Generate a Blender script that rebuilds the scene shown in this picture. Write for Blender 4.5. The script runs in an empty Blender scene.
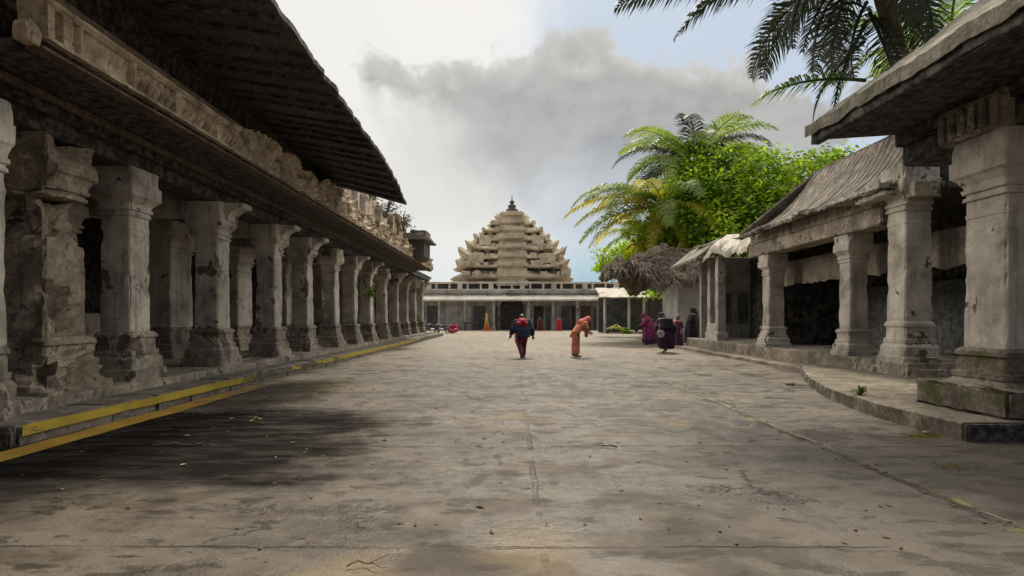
import bpy, bmesh, math, random
from mathutils import Vector, Matrix, noise
R = math.radians
random.seed(7)
S = bpy.context.scene
C = S.collection

# ------------------------------------------------------------------ camera, sky, sun, exposure
cam_d = bpy.data.cameras.new('camera'); cam = bpy.data.objects.new('camera', cam_d); C.objects.link(cam)
cam.location = (0, 0, 1.6); cam.rotation_euler = (R(90), 0, 0)
cam_d.sensor_width = 36.0; cam_d.lens = 36.0 * 560 / 1024; cam_d.shift_y = 30 / 1024
cam_d.clip_start = 0.05; cam_d.clip_end = 3000
S.camera = cam
S.view_settings.view_transform = 'Standard'; S.view_settings.look = 'None'
S.view_settings.exposure = 1.52; S.view_settings.gamma = 1.0; S.view_settings.use_curve_mapping = False
S.cycles.max_bounces = 8; S.cycles.diffuse_bounces = 4; S.cycles.transparent_max_bounces = 8

SUN_EL, SUN_AZ = 50.0, 6.0           # degrees; azimuth from +Y, negative = to the left
sl = bpy.data.lights.new('sun', 'SUN'); sun = bpy.data.objects.new('sun', sl); C.objects.link(sun)
sl.energy = 1.3; sl.angle = R(10); sl.color = (1.0, 0.90, 0.74)
sd = Vector((math.sin(R(SUN_AZ)) * math.cos(R(SUN_EL)), math.cos(R(SUN_AZ)) * math.cos(R(SUN_EL)), math.sin(R(SUN_EL))))
sun.rotation_euler = sd.to_track_quat('Z', 'Y').to_euler()
sun.location = (-20, 20, 40)


class NT:
    """tiny node-tree writer"""
    def __init__(s, tree):
        s.t = tree; s.n = tree.nodes; s.l = tree.links
    def node(s, typ, **kw):
        n = s.n.new(typ)
        for k, v in kw.items(): setattr(n, k, v)
        return n
    def put(s, sock, v):
        if hasattr(v, 'is_output') or isinstance(v, bpy.types.NodeSocket): s.l.new(v, sock)
        elif v is not None: sock.default_value = v
    def math(s, op, a, b=None, c=None, clamp=False):
        n = s.node('ShaderNodeMath', operation=op, use_clamp=clamp)
        for i, v in enumerate((a, b, c)):
            if v is not None: s.put(n.inputs[i], v)
        return n.outputs[0]
    def step(s, v, lo, hi):
        n = s.node('ShaderNodeMapRange', interpolation_type='SMOOTHSTEP', clamp=True)
        s.put(n.inputs[0], v); s.put(n.inputs[1], lo); s.put(n.inputs[2], hi)
        n.inputs[3].default_value = 0; n.inputs[4].default_value = 1
        return n.outputs[0]
    def mix(s, f, a, b, mode='MIX'):
        n = s.node('ShaderNodeMix', data_type='RGBA', blend_type=mode)
        def c(v): return v if isinstance(v, bpy.types.NodeSocket) else (*v[:3], 1.0)
        s.put(n.inputs[0], f); s.put(n.inputs[6], c(a)); s.put(n.inputs[7], c(b))
        return n.outputs[2]
    def noise(s, vec, scale, detail=6, rough=0.6, dist=0.0):
        n = s.node('ShaderNodeTexNoise')
        s.l.new(vec, n.inputs['Vector']); n.inputs['Scale'].default_value = scale
        n.inputs['Detail'].default_value = detail; n.inputs['Roughness'].default_value = rough
        n.inputs['Distortion'].default_value = dist
        return n.outputs[0]
    def scale(s, vec, sc, loc=(0, 0, 0)):
        n = s.node('ShaderNodeMapping'); s.l.new(vec, n.inputs[0])
        n.inputs['Scale'].default_value = sc; n.inputs['Location'].default_value = loc
        return n.outputs[0]
    def xyz(s, vec):
        n = s.node('ShaderNodeSeparateXYZ'); s.l.new(vec, n.inputs[0]); return n.outputs

W = bpy.data.worlds.new('World'); S.world = W; W.use_nodes = True
wt = NT(W.node_tree); wt.n.clear()
sky = wt.node('ShaderNodeTexSky', sky_type='NISHITA'); sky.sun_disc = False
sky.sun_elevation = R(SUN_EL); sky.sun_rotation = R(SUN_AZ); sky.dust_density = 2.0
d = wt.node('ShaderNodeTexCoord').outputs['Generated']
dx, dy, dz = wt.xyz(d)
yy = wt.math('MAXIMUM', dy, 0.08)
u = wt.math('DIVIDE', dx, yy); v = wt.math('DIVIDE', dz, yy)
n1 = wt.math('SUBTRACT', wt.noise(d, 4.5, 9, 0.55, 0.3), 0.5)
bil = wt.math('SUBTRACT', 0.36, wt.math('ABSOLUTE', wt.math('MULTIPLY', wt.math('SUBTRACT', wt.noise(wt.scale(d, (1, 1, 1), (3, 0, 1)), 7.0, 8, 0.5), 0.5), 2.6)))
n2 = wt.math('SUBTRACT', wt.noise(d, 16.0, 7, 0.6), 0.5)
nn = wt.math('ADD', wt.math('ADD', wt.math('MULTIPLY', n1, 0.40), wt.math('MULTIPLY', bil, 0.14)), wt.math('MULTIPLY', n2, 0.08))
# clear part of the sky: blue upper right, bright white left, blue gap low on the right
blue_hi = wt.step(wt.math('ADD', u, nn), -0.05, 0.22)
white = wt.mix(blue_hi, (8.8, 8.65, 8.4), (5.4, 6.3, 7.5))
low = wt.step(wt.math('ADD', v, wt.math('MULTIPLY', nn, 0.4)), 0.17, 0.06)
lowr = wt.math('MULTIPLY', low, wt.step(u, 0.04, 0.13))
white = wt.mix(low, white, (7.4, 7.9, 8.1))
white = wt.mix(lowr, white, (2.9, 5.0, 6.4))
nish = wt.node('ShaderNodeMix', data_type='RGBA'); nish.inputs[0].default_value = 0.9
wt.l.new(sky.outputs[0], nish.inputs[6]); wt.l.new(white, nish.inputs[7]); clear = nish.outputs[2]
# the big grey cloud bank ahead
e1 = wt.math('ADD', wt.math('SUBTRACT', 0.45, v), wt.math('MULTIPLY', nn, 1.0))
e2 = wt.math('ADD', wt.math('ADD', u, 0.245), wt.math('MULTIPLY', nn, 1.1))
e3 = wt.math('SUBTRACT', wt.math('ADD', 0.52, wt.math('MULTIPLY', nn, 2.0)), u)
edge = wt.math('MINIMUM', wt.math('MINIMUM', e1, e2), e3)
d1 = wt.step(wt.math('MINIMUM', e1, e3), -0.008, 0.035)
d2 = wt.step(wt.math('DIVIDE', e2, wt.math('ADD', 0.05, wt.math('MULTIPLY', wt.step(v, 0.43, 0.33), 0.30))), -0.25, 1.0)
dens = wt.math('MULTIPLY', d1, d2)
soft = wt.step(wt.math('ADD', v, wt.math('MULTIPLY', nn, 0.5)), 0.15, 0.38)
dens = wt.math('MULTIPLY', dens, soft)
n3 = wt.noise(wt.scale(d, (3, 3, 6)), 1.7, 7, 0.55)
gcol = wt.mix(wt.step(n3, 0.32, 0.68), (2.8, 2.85, 2.95), (4.55, 4.58, 4.65))
gcol = wt.mix(wt.math('MULTIPLY', wt.step(bil, 0.05, 0.34), 0.45), gcol, (5.4, 5.35, 5.2))
gcol = wt.mix(wt.step(e1, 0.10, 0.0), gcol, (6.2, 6.1, 5.95))
front = wt.mix(dens, clear, gcol)
# soft veil left of the bank
veil = wt.math('MULTIPLY', wt.step(wt.math('SUBTRACT', 0.36, wt.math('ADD', v, nn)), 0.0, 0.2), wt.step(v, 0.08, 0.2))
front = wt.mix(wt.math('MULTIPLY', veil, 0.25), front, (4.6, 4.6, 4.5))
front = wt.mix(1.0, front, (0.365, 0.362, 0.355), 'MULTIPLY')
# sky out of view: dark cloud behind added to dim camera-facing faces
back = wt.mix(wt.step(n3, 0.3, 0.7), (0.8, 0.85, 0.95), (1.5, 1.5, 1.55))
back = wt.mix(wt.step(wt.math('ADD', dz, wt.math('MULTIPLY', dy, 0.7)), 0.50, 0.95), back, (8.0, 7.6, 7.0))      # overhead brightened to light the road and walls
side = wt.math('MULTIPLY', wt.step(wt.math('ABSOLUTE', dx), 0.50, 0.80), wt.math('MULTIPLY', wt.step(dz, 0.05, 0.24), wt.step(dy, -0.08, 0.28)))
sidec = wt.mix(wt.step(dx, -0.1, 0.1), (44.0, 39.0, 32.0), (44.0, 39.2, 32.4))
back = wt.mix(side, back, sidec)                     # unseen bright flanks added to light the road-facing pillar faces
allsky = wt.mix(wt.step(dy, 0.05, 0.42), back, front)
bg = wt.node('ShaderNodeBackground'); wt.l.new(allsky, bg.inputs[0]); bg.inputs[1].default_value = 0.10
wt.l.new(bg.outputs[0], wt.node('ShaderNodeOutputWorld').inputs[0])

# ------------------------------------------------------------------ materials
def new_mat(name, rough=0.85):
    m = bpy.data.materials.new(name); m.use_nodes = True
    t = NT(m.node_tree); b = t.n['Principled BSDF']; b.inputs['Roughness'].default_value = rough
    return m, t, b
def bump(t, b, h, strength=0.5, dist=0.02):
    n = t.node('ShaderNodeBump'); n.inputs['Strength'].default_value = strength
    n.inputs['Distance'].default_value = dist; t.l.new(h, n.inputs['Height']); t.l.new(n.outputs[0], b.inputs['Normal'])
def pos(t): return t.node('ShaderNodeNewGeometry').outputs['Position']

def stone(name, dark, mid, light, sc=1.0, streak=0.5, bs=0.6, stainc=(0.035, 0.03, 0.026), amount=0.62, moss=None, peel=None):
    m, t, b = new_mat(name, 0.92); P = pos(t)
    a = t.noise(P, 1.3 * sc, 9, 0.62); f = t.noise(P, 9 * sc, 7, 0.65)
    col = t.mix(t.step(a, 0.32, 0.52), dark, mid)
    col = t.mix(t.step(t.math('ADD', a, t.math('MULTIPLY', t.math('SUBTRACT', f, 0.5), 0.35)), 0.50, 0.66), col, light)
    sv = t.noise(t.scale(P, (7, 7, 0.55)), 1.0, 6, 0.6)
    col = t.mix(t.math('MULTIPLY', t.step(sv, 0.52, 0.72), streak), col, stainc)
    spot = t.noise(P, 3.2 * sc, 8, 0.7, 0.6)
    col = t.mix(t.math('MULTIPLY', t.step(spot, amount, amount + 0.07), 0.75), col, stainc)
    col = t.mix(t.math('MULTIPLY', t.step(f, 0.4, 0.65), 0.18), col, (0.55, 0.5, 0.43))
    pl = None
    if peel:
        pn = t.noise(t.scale(P, (1.0, 1.0, 0.7), (4, 2, 7)), 1.5, 9, 0.6, 0.4)
        pl = t.step(pn, peel, peel + 0.018)
        pc = t.mix(t.step(f, 0.35, 0.62), (0.07, 0.055, 0.04), (0.19, 0.15, 0.11))
        col = t.mix(t.math('MULTIPLY', t.math('SUBTRACT', t.step(pn, peel - 0.035, peel), pl), 0.5), col, (0.6, 0.56, 0.5))
        col = t.mix(pl, col, pc)
    if moss:
        mm = t.noise(P, 2.1, 7, 0.65)
        col = t.mix(t.step(mm, 0.52, 0.64), col, moss)
    t.l.new(col, b.inputs['Base Color'])
    h = t.math('ADD', t.math('MULTIPLY', t.noise(P, 22, 8, 0.7), 0.5), t.math('MULTIPLY', spot, 0.9))
    if pl is not None: h = t.math('SUBTRACT', h, t.math('MULTIPLY', pl, 0.8))
    bump(t, b, h, bs, 0.03)
    return m

M_stone = stone('weathered plaster stone', (0.20, 0.18, 0.152), (0.42, 0.385, 0.335), (0.62, 0.575, 0.50), amount=0.60, peel=0.60)
M_stone2 = stone('pale plaster stone', (0.25, 0.23, 0.198), (0.47, 0.435, 0.38), (0.65, 0.61, 0.54), peel=0.62, streak=0.4, amount=0.66)
M_base = stone('stained base stone', (0.11, 0.095, 0.075), (0.235, 0.2, 0.158), (0.39, 0.335, 0.26), peel=0.58, amount=0.56)
M_brick = stone('bare broken brick', (0.13, 0.10, 0.075), (0.25, 0.205, 0.155), (0.40, 0.34, 0.265), sc=2.2, bs=1.0, amount=0.55)
M_frieze = stone('carved frieze stone', (0.17, 0.135, 0.09), (0.43, 0.345, 0.245), (0.64, 0.54, 0.41), sc=1.8, amount=0.58, bs=0.9)
M_temple = stone('temple sandstone', (0.42, 0.36, 0.275), (0.66, 0.58, 0.45), (0.78, 0.71, 0.58), sc=0.35, streak=0.4, amount=0.62, bs=0.8, stainc=(0.12, 0.095, 0.07))
M_twhite = stone('limewashed parapet', (0.5, 0.45, 0.38), (0.7, 0.65, 0.57), (0.8, 0.76, 0.68), sc=0.5, streak=0.45, amount=0.66, stainc=(0.12, 0.1, 0.08))
M_tgrey = stone('grey wall plaster', (0.20, 0.197, 0.185), (0.37, 0.37, 0.35), (0.52, 0.515, 0.485), sc=0.6, streak=0.6, amount=0.62)
M_kerb = stone('kerb stone', (0.07, 0.062, 0.052), (0.14, 0.122, 0.10), (0.24, 0.21, 0.17), sc=1.5, amount=0.55)
M_moss = stone('mossy kerb stone', (0.075, 0.062, 0.046), (0.145, 0.12, 0.088), (0.245, 0.205, 0.155), sc=1.5, amount=0.6, moss=(0.085, 0.09, 0.028))
M_pave = stone('trodden paving', (0.14, 0.115, 0.088), (0.25, 0.205, 0.155), (0.36, 0.30, 0.23), sc=0.9, streak=0.0, amount=0.64)
M_thatch = stone('mossy roof covering', (0.085, 0.08, 0.062), (0.17, 0.155, 0.12), (0.27, 0.245, 0.195), sc=2.4, streak=0.6, bs=1.0, amount=0.6, moss=(0.10, 0.105, 0.05))
M_plank = stone('weathered roof boards', (0.10, 0.087, 0.072), (0.19, 0.168, 0.142), (0.32, 0.285, 0.245), sc=1.6, streak=0.7, bs=0.8, amount=0.6)
M_nearblack = stone('near black timber', (0.010, 0.010, 0.011), (0.018, 0.017, 0.017), (0.030, 0.027, 0.025), sc=0.8, streak=0.3, bs=0.12)  # near-black tone shared by beams, soffits, ceilings, gables and upper walls
M_dark = stone('dark interior plaster and recess shade', (0.007, 0.007, 0.008), (0.012, 0.011, 0.011), (0.018, 0.017, 0.017), sc=0.5, streak=0.2, bs=0.1)
M_tile = stone('dark roof tile', (0.03, 0.029, 0.028), (0.055, 0.052, 0.05), (0.09, 0.085, 0.08), sc=2)
M_wood = stone('reddish timber', (0.055, 0.034, 0.024), (0.09, 0.058, 0.04), (0.14, 0.1, 0.075), sc=2, streak=0.5)
M_white = stone('limewashed wall', (0.36, 0.36, 0.34), (0.5, 0.5, 0.48), (0.62, 0.62, 0.6), sc=0.6, streak=0.35, amount=0.7, stainc=(0.16, 0.15, 0.13))
M_cloth = stone('faded canvas', (0.12, 0.10, 0.08), (0.19, 0.165, 0.13), (0.27, 0.235, 0.19), sc=1.4, streak=0.6, bs=0.3)
M_deadleaf = stone('dry palm thatch', (0.06, 0.047, 0.034), (0.14, 0.11, 0.08), (0.26, 0.215, 0.165), sc=2.5, streak=0.6, bs=0.8)
M_door = stone('blue grey door paint', (0.03, 0.038, 0.045), (0.07, 0.083, 0.094), (0.13, 0.148, 0.158), sc=0.8, streak=0.6)

def flat(name, col, rough=0.8, var=0.35, sc=6.0, metal=0.0):
    m, t, b = new_mat(name, rough); P = pos(t)
    n = t.noise(P, sc, 6, 0.6)
    t.l.new(t.mix(t.step(n, 0.3, 0.7), tuple(c * (1 - var) for c in col), tuple(min(1, c * (1 + var)) for c in col)), b.inputs['Base Color'])
    b.inputs['Metallic'].default_value = metal
    return m
def leafmat(name, a, bcol, sc=1.2, trans=0.35):
    m, t, b = new_mat(name, 0.5); P = pos(t)
    n = t.noise(P, sc, 4, 0.6); n2 = t.noise(P, 14, 2, 0.5)
    f = t.math('ADD', t.math('MULTIPLY', n, 0.65), t.math('MULTIPLY', n2, 0.35))
    col = t.mix(t.step(f, 0.40, 0.6), a, bcol)
    t.l.new(col, b.inputs['Base Color'])
    tr = t.node('ShaderNodeBsdfTranslucent'); t.l.new(t.mix(1.0, col, (1.0, 1.0, 0.5), 'MULTIPLY'), tr.inputs[0])
    mx = t.node('ShaderNodeMixShader'); mx.inputs[0].default_value = trans
    t.l.new(b.outputs[0], mx.inputs[1]); t.l.new(tr.outputs[0], mx.inputs[2])
    t.l.new(mx.outputs[0], t.n['Material Output'].inputs[0])
    return m
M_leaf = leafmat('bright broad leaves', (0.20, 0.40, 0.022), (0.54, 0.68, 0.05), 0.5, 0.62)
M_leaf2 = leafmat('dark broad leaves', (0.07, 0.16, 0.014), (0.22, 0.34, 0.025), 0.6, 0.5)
M_frond = leafmat('green palm frond', (0.09, 0.17, 0.022), (0.28, 0.37, 0.05), 0.5, 0.52)
M_frondy = leafmat('yellowing palm frond', (0.36, 0.40, 0.03), (0.72, 0.60, 0.07), 0.6, 0.5)
M_frondd = leafmat('dark palm frond', (0.016, 0.026, 0.016), (0.042, 0.055, 0.03), 0.7, 0.25)
M_dry = leafmat('dry scrub', (0.06, 0.055, 0.035), (0.16, 0.14, 0.1), 1.5, 0.2)
M_fallen = flat('fallen leaf', (0.12, 0.075, 0.035), 0.8, 0.5, 40)
M_fallen2 = flat('fallen yellow leaf', (0.30, 0.21, 0.07), 0.8, 0.4, 40)
M_bark = stone('palm bark', (0.07, 0.05, 0.035), (0.13, 0.095, 0.065), (0.21, 0.16, 0.11), sc=3, bs=1.0)
M_black = flat('black rubber and plastic', (0.018, 0.018, 0.02), 0.5)
M_chrome = flat('worn steel', (0.35, 0.35, 0.36), 0.35, 0.2, 10, 0.9)

# the road surface: stained concrete slabs
def road_mat():
    m, t, b = new_mat('stained concrete road', 0.6); P = pos(t)
    b.inputs['Specular IOR Level'].default_value = 0.32
    x, y, z = t.xyz(P)
    str_ = t.scale(P, (0.9, 1.4, 1))
    a = t.noise(str_, 0.55, 9, 0.62); f = t.noise(t.scale(P, (1, 1.1, 1)), 3.5, 9, 0.70); g = t.noise(P, 45, 4, 0.6)
    col = t.mix(t.step(a, 0.38, 0.60), (0.056, 0.045, 0.034), (0.138, 0.115, 0.088))
    col = t.mix(t.math('MULTIPLY', t.step(f, 0.52, 0.64), 0.55), col, (0.172, 0.146, 0.114))
    col = t.mix(t.math('MULTIPLY', t.step(f, 0.47, 0.34), 0.55), col, (0.036, 0.029, 0.022))
    col = t.mix(t.math('MULTIPLY', t.step(g, 0.42, 0.60), 0.35), col, (0.09, 0.075, 0.06))
    m2 = t.noise(t.scale(P, (1.1, 1.1, 1), (7, 2, 0)), 1.0, 9, 0.66, 0.5)
    col = t.mix(t.math('MULTIPLY', t.step(m2, 0.48, 0.66), 0.36), col, (0.046, 0.035, 0.025))
    # dark wet-looking streaks of trodden dirt
    s1 = t.noise(t.scale(P, (0.6, 1.7, 1), (3, 1, 0)), 1.0, 7, 0.62)
    col = t.mix(t.math('MULTIPLY', t.step(s1, 0.52, 0.62), 0.6), col, (0.052, 0.038, 0.027))
    s2 = t.noise(t.scale(P, (1.5, 3.2, 1), (9, 4, 0)), 1.4, 6, 0.6)
    col = t.mix(t.math('MULTIPLY', t.step(s2, 0.555, 0.60), 0.9), col, (0.042, 0.032, 0.024))
    # big dark patch on the left
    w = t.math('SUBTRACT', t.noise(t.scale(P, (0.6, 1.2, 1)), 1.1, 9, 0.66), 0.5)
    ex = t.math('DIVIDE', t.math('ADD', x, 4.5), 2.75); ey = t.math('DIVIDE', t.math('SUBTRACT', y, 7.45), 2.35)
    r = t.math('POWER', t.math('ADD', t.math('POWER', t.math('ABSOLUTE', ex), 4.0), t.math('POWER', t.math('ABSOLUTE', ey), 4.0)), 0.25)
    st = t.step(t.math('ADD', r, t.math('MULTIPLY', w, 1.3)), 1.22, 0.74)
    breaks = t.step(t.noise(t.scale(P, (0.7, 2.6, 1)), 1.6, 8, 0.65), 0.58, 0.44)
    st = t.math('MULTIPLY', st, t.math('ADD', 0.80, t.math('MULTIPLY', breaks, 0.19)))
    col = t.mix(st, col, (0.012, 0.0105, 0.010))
    # darker grey corner at the right front and right shoulder
    dr = t.math('MULTIPLY', t.step(t.math('ADD', x, t.math('MULTIPLY', w, 3)), 1.2, 3.8), t.step(y, 11, 6))
    col = t.mix(t.math('MULTIPLY', dr, 0.35), col, (0.06, 0.056, 0.052))
    # sandy far stretch
    col = t.mix(t.math('MULTIPLY', t.step(y, 13, 36), 0.5), col, (0.29, 0.237, 0.17))
    # ochre smears
    for (ox, oy, rr) in ((0.0, 9.2, 0.35), (0.15, 3.75, 0.5), (-1.0, 3.6, 0.4), (-4.3, 13.2, 1.0), (2.4, 8.6, 0.4)):
        q = t.math('SQRT', t.math('ADD', t.math('POWER', t.math('ABSOLUTE', t.math('SUBTRACT', x, ox)), 2.0), t.math('POWER', t.math('ABSOLUTE', t.math('MULTIPLY', t.math('SUBTRACT', y, oy), 0.8)), 2.0)))
        k = t.step(t.math('ADD', q, t.math('MULTIPLY', w, rr * 3)), rr, rr * 0.2)
        col = t.mix(t.math('MULTIPLY', k, 0.28), col, (0.34, 0.23, 0.09))
    # slab joints and cracks
    wob = t.math('SUBTRACT', t.noise(P, 1.6, 6, 0.7), 0.5)
    wob2 = t.math('SUBTRACT', t.noise(P, 7.0, 5, 0.7), 0.5)
    jit = t.math('ADD', t.math('MULTIPLY', wob, 0.10), t.math('MULTIPLY', wob2, 0.05))
    joint = None
    def line(dist, wd, amt):
        nonlocal joint
        k = t.math('MULTIPLY', t.step(dist, wd, wd * 0.25), amt)
        joint = k if joint is None else t.math('MAXIMUM', joint, k)
    yj = t.math('ABSOLUTE', t.math('SUBTRACT', t.math('FRACT', t.math('DIVIDE', t.math('ADD', t.math('ADD', y, jit), -0.85), 3.05)), 0.0))
    yj = t.math('MULTIPLY', t.math('MINIMUM', yj, t.math('SUBTRACT', 1.0, yj)), 3.05)
    vis = t.step(t.noise(P, 0.8, 5, 0.6), 0.36, 0.56)
    line(yj, 0.026, t.math('MULTIPLY', vis, 0.7))
    line(t.math('ABSOLUTE', t.math('ADD', t.math('SUBTRACT', x, 0.22), jit)), 0.035, t.math('MULTIPLY', t.step(t.noise(P, 1.3, 6, 0.65), 0.47, 0.6), 0.5))
    line(t.math('ABSOLUTE', t.math('ADD', t.math('SUBTRACT', x, 3.86), t.math('MULTIPLY', jit, 1.6))), 0.085, t.math('MULTIPLY', t.step(y, 16, 8), t.math('ADD', 0.35, t.math('MULTIPLY', vis, 0.6))))
    # wandering cracks
    vo = t.node('ShaderNodeTexVoronoi', feature='DISTANCE_TO_EDGE'); vo.inputs['Scale'].default_value = 0.33
    wv = t.node('ShaderNodeVectorMath', operation='ADD'); t.l.new(P, wv.inputs[0])
    cx = t.node('ShaderNodeCombineXYZ'); t.l.new(t.math('MULTIPLY', wob, 1.1), cx.inputs[0]); t.l.new(t.math('MULTIPLY', wob2, 0.9), cx.inputs[1])
    t.l.new(cx.outputs[0], wv.inputs[1]); t.l.new(wv.outputs[0], vo.inputs['Vector'])
    line(vo.outputs[0], 0.012, t.math('MULTIPLY', t.step(t.noise(P, 0.6, 4, 0.6), 0.52, 0.62), 0.8))
    col = t.mix(joint, col, (0.035, 0.028, 0.021))
    # moss in the gutter joint
    gm = t.math('MULTIPLY', t.step(t.math('ABSOLUTE', t.math('SUBTRACT', x, 3.86)), 0.20, 0.05), t.step(t.noise(P, 1.4, 6, 0.7), 0.55, 0.63))
    col = t.mix(t.math('MULTIPLY', gm, 0.8), col, (0.17, 0.15, 0.035))
    t.l.new(col, b.inputs['Base Color'])
    rg = t.math('ADD', 0.30, t.math('MULTIPLY', t.step(m2, 0.60, 0.44), 0.42))
    t.l.new(t.math('MULTIPLY', t.math('SUBTRACT', 1.0, t.math('MULTIPLY', st, 0.92)), 0.34), b.inputs['Specular IOR Level'])
    t.l.new(t.math('ADD', rg, t.math('MULTIPLY', st, 0.45)), b.inputs['Roughness'])
    h = t.math('ADD', t.math('MULTIPLY', f, 0.8), t.math('SUBTRACT', t.math('MULTIPLY', g, 0.25), t.math('MULTIPLY', joint, 1.2)))
    bump(t, b, h, 0.75, 0.03)
    return m
M_road = road_mat()
def paint(name, col, wear, under=(0.09, 0.075, 0.06)):
    m, t, b = new_mat(name, 0.7); P = pos(t)
    n = t.noise(t.scale(P, (3, 0.8, 3)), 2.2, 8, 0.68); y = t.xyz(P)[1]
    f = t.math('ADD', n, t.math('MULTIPLY', t.math('MULTIPLY', t.step(y, wear[0], wear[1]), t.step(y, wear[3], wear[2])), 0.17))
    c = t.mix(t.step(t.noise(P, 1.5, 6, 0.6), 0.35, 0.65), col, tuple(k * 0.72 for k in col))
    t.l.new(t.mix(t.step(f, 0.56, 0.68), c, under), b.inputs['Base Color'])
    bump(t, b, n, 0.4, 0.01)
    return m
M_yel = paint('worn yellow kerb paint', (0.44, 0.33, 0.035), (11.5, 14, 18, 21))
M_yel2 = paint('worn ochre road paint', (0.47, 0.29, 0.04), (9.5, 13.5, 90, 99), (0.2, 0.16, 0.11))

# ------------------------------------------------------------------ mesh helpers
def fb(p, sc, seed=0.0, o=4):
    return noise.fractal(Vector(p) * sc + Vector((seed * 7.3, seed * 3.1, seed * 5.7)), 1.0, 2.0, o)
def sm(x, a, b):
    t = max(0.0, min(1.0, (x - a) / (b - a))); return t * t * (3 - 2 * t)

def obj(name, bm, mat, parent=None, smooth=False, loc=None, weld=True):
    if weld: bmesh.ops.remove_doubles(bm, verts=bm.verts, dist=0.0004)
    bmesh.ops.recalc_face_normals(bm, faces=bm.faces)
    me = bpy.data.meshes.new(name); bm.to_mesh(me); bm.free()
    if smooth:
        me.polygons.foreach_set('use_smooth', [True] * len(me.polygons))
    me.materials.append(mat)
    o = bpy.data.objects.new(name, me); C.objects.link(o)
    if parent is not None: o.parent = parent
    if loc is not None: o.location = loc
    return o
def leafobj(name, bm, mat, parent=None):
    me = bpy.data.meshes.new(name); bm.to_mesh(me); bm.free(); me.materials.append(mat)
    o = bpy.data.objects.new(name, me); C.objects.link(o)
    if parent is not None: o.parent = parent
    return o
def tag(o, label, cat, group=None):
    o['label'] = label; o['category'] = cat
    if group: o['group'] = group
    return o
def thing(name, label, cat, loc=(0, 0, 0), rz=0.0, group=None):
    o = bpy.data.objects.new(name, None); C.objects.link(o); o.location = loc; o.rotation_euler = (0, 0, rz)
    o.empty_display_size = 0.2
    return tag(o, label, cat, group)
def struct(name, bm, mat, smooth=False):
    o = obj(name, bm, mat, None, smooth); o['kind'] = 'structure'; return o
BM = bmesh.new

def quadgrid(bm, fn, nu, nv, closed_u=False):
    vs = [[bm.verts.new(fn(i, j)) for j in range(nv)] for i in range(nu)]
    for i in range(nu if closed_u else nu - 1):
        for j in range(nv - 1):
            a = (i + 1) % nu
            bm.faces.new((vs[i][j], vs[a][j], vs[a][j + 1], vs[i][j + 1]))
    return vs
def ticks(a, b, dd):
    L = b - a; e = min(0.035, L * 0.2)
    n = max(1, int(round((L - 2 * e) / dd)))
    return [a] + [a + e + (L - 2 * e) * k / n for k in range(n + 1)] + [b]
def rbox(bm, x0, x1, y0, y1, z0, z1, dd=0.25, amp=0.012, chip=0.05, seed=0.0):
    """a worn block: subdivided, noise-displaced, edges chipped"""
    X, Y, Z = ticks(x0, x1, dd), ticks(y0, y1, dd), ticks(z0, z1, dd)
    c = {}
    lo, hi = (x0, y0, z0), (x1, y1, z1)
    ctr = Vector(((x0 + x1) / 2, (y0 + y1) / 2, (z0 + z1) / 2))
    half = Vector(((x1 - x0) / 2, (y1 - y0) / 2, (z1 - z0) / 2))
    def V(x, y, z):
        k = (round(x, 5), round(y, 5), round(z, 5))
        if k in c: return c[k]
        p = Vector((x, y, z)); ext = [abs(p[i] - ctr[i]) > half[i] - 1e-5 for i in range(3)]
        q = p.copy(); nn_ = fb(p, 2.2, seed) * amp + fb(p, 8, seed + 3, 2) * amp * 0.6
        ne = sum(ext)
        for i in range(3):
            if ext[i]:
                s = 1 if p[i] > ctr[i] else -1
                dv = nn_
                if ne >= 2:
                    dv -= min(half[i] * 0.5, 0.008 + chip * max(0.0, fb(p, 3.1, seed + 9, 3) + 0.12))
                q[i] += s * dv
        c[k] = bm.verts.new(q); return c[k]
    def face(A, B, f):
        for i in range(len(A) - 1):
            for j in range(len(B) - 1):
                try: bm.faces.new((V(*f(A[i], B[j])), V(*f(A[i + 1], B[j])), V(*f(A[i + 1], B[j + 1])), V(*f(A[i], B[j + 1]))))
                except ValueError: pass
    for x in (x0, x1): face(Y, Z, lambda a, b: (x, a, b))
    for y in (y0, y1): face(X, Z, lambda a, b: (a, y, b))
    for z in (z0, z1): face(X, Y, lambda a, b: (a, b, z))
def box(bm, x0, x1, y0, y1, z0, z1):
    v = [bm.verts.new((x, y, z)) for x in (x0, x1) for y in (y0, y1) for z in (z0, z1)]
    for f in ((0, 1, 3, 2), (4, 6, 7, 5), (0, 4, 5, 1), (2, 3, 7, 6), (0, 2, 6, 4), (1, 5, 7, 3)):
        bm.faces.new([v[i] for i in f])
def prism(bm, pts, axis, a, b):
    """extrude a polygon along an axis ('x': pts are (y,z); 'y': pts are (x,z); 'z': pts are (x,y))"""
    def P(p, t): return {'x': (t, p[0], p[1]), 'y': (p[0], t, p[1]), 'z': (p[0], p[1], t)}[axis]
    A = [bm.verts.new(P(p, a)) for p in pts]; B = [bm.verts.new(P(p, b)) for p in pts]
    n = len(pts)
    bm.faces.new(A); bm.faces.new(list(reversed(B)))
    for i in range(n): bm.faces.new((A[i], A[(i + 1) % n], B[(i + 1) % n], B[i]))
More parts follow.
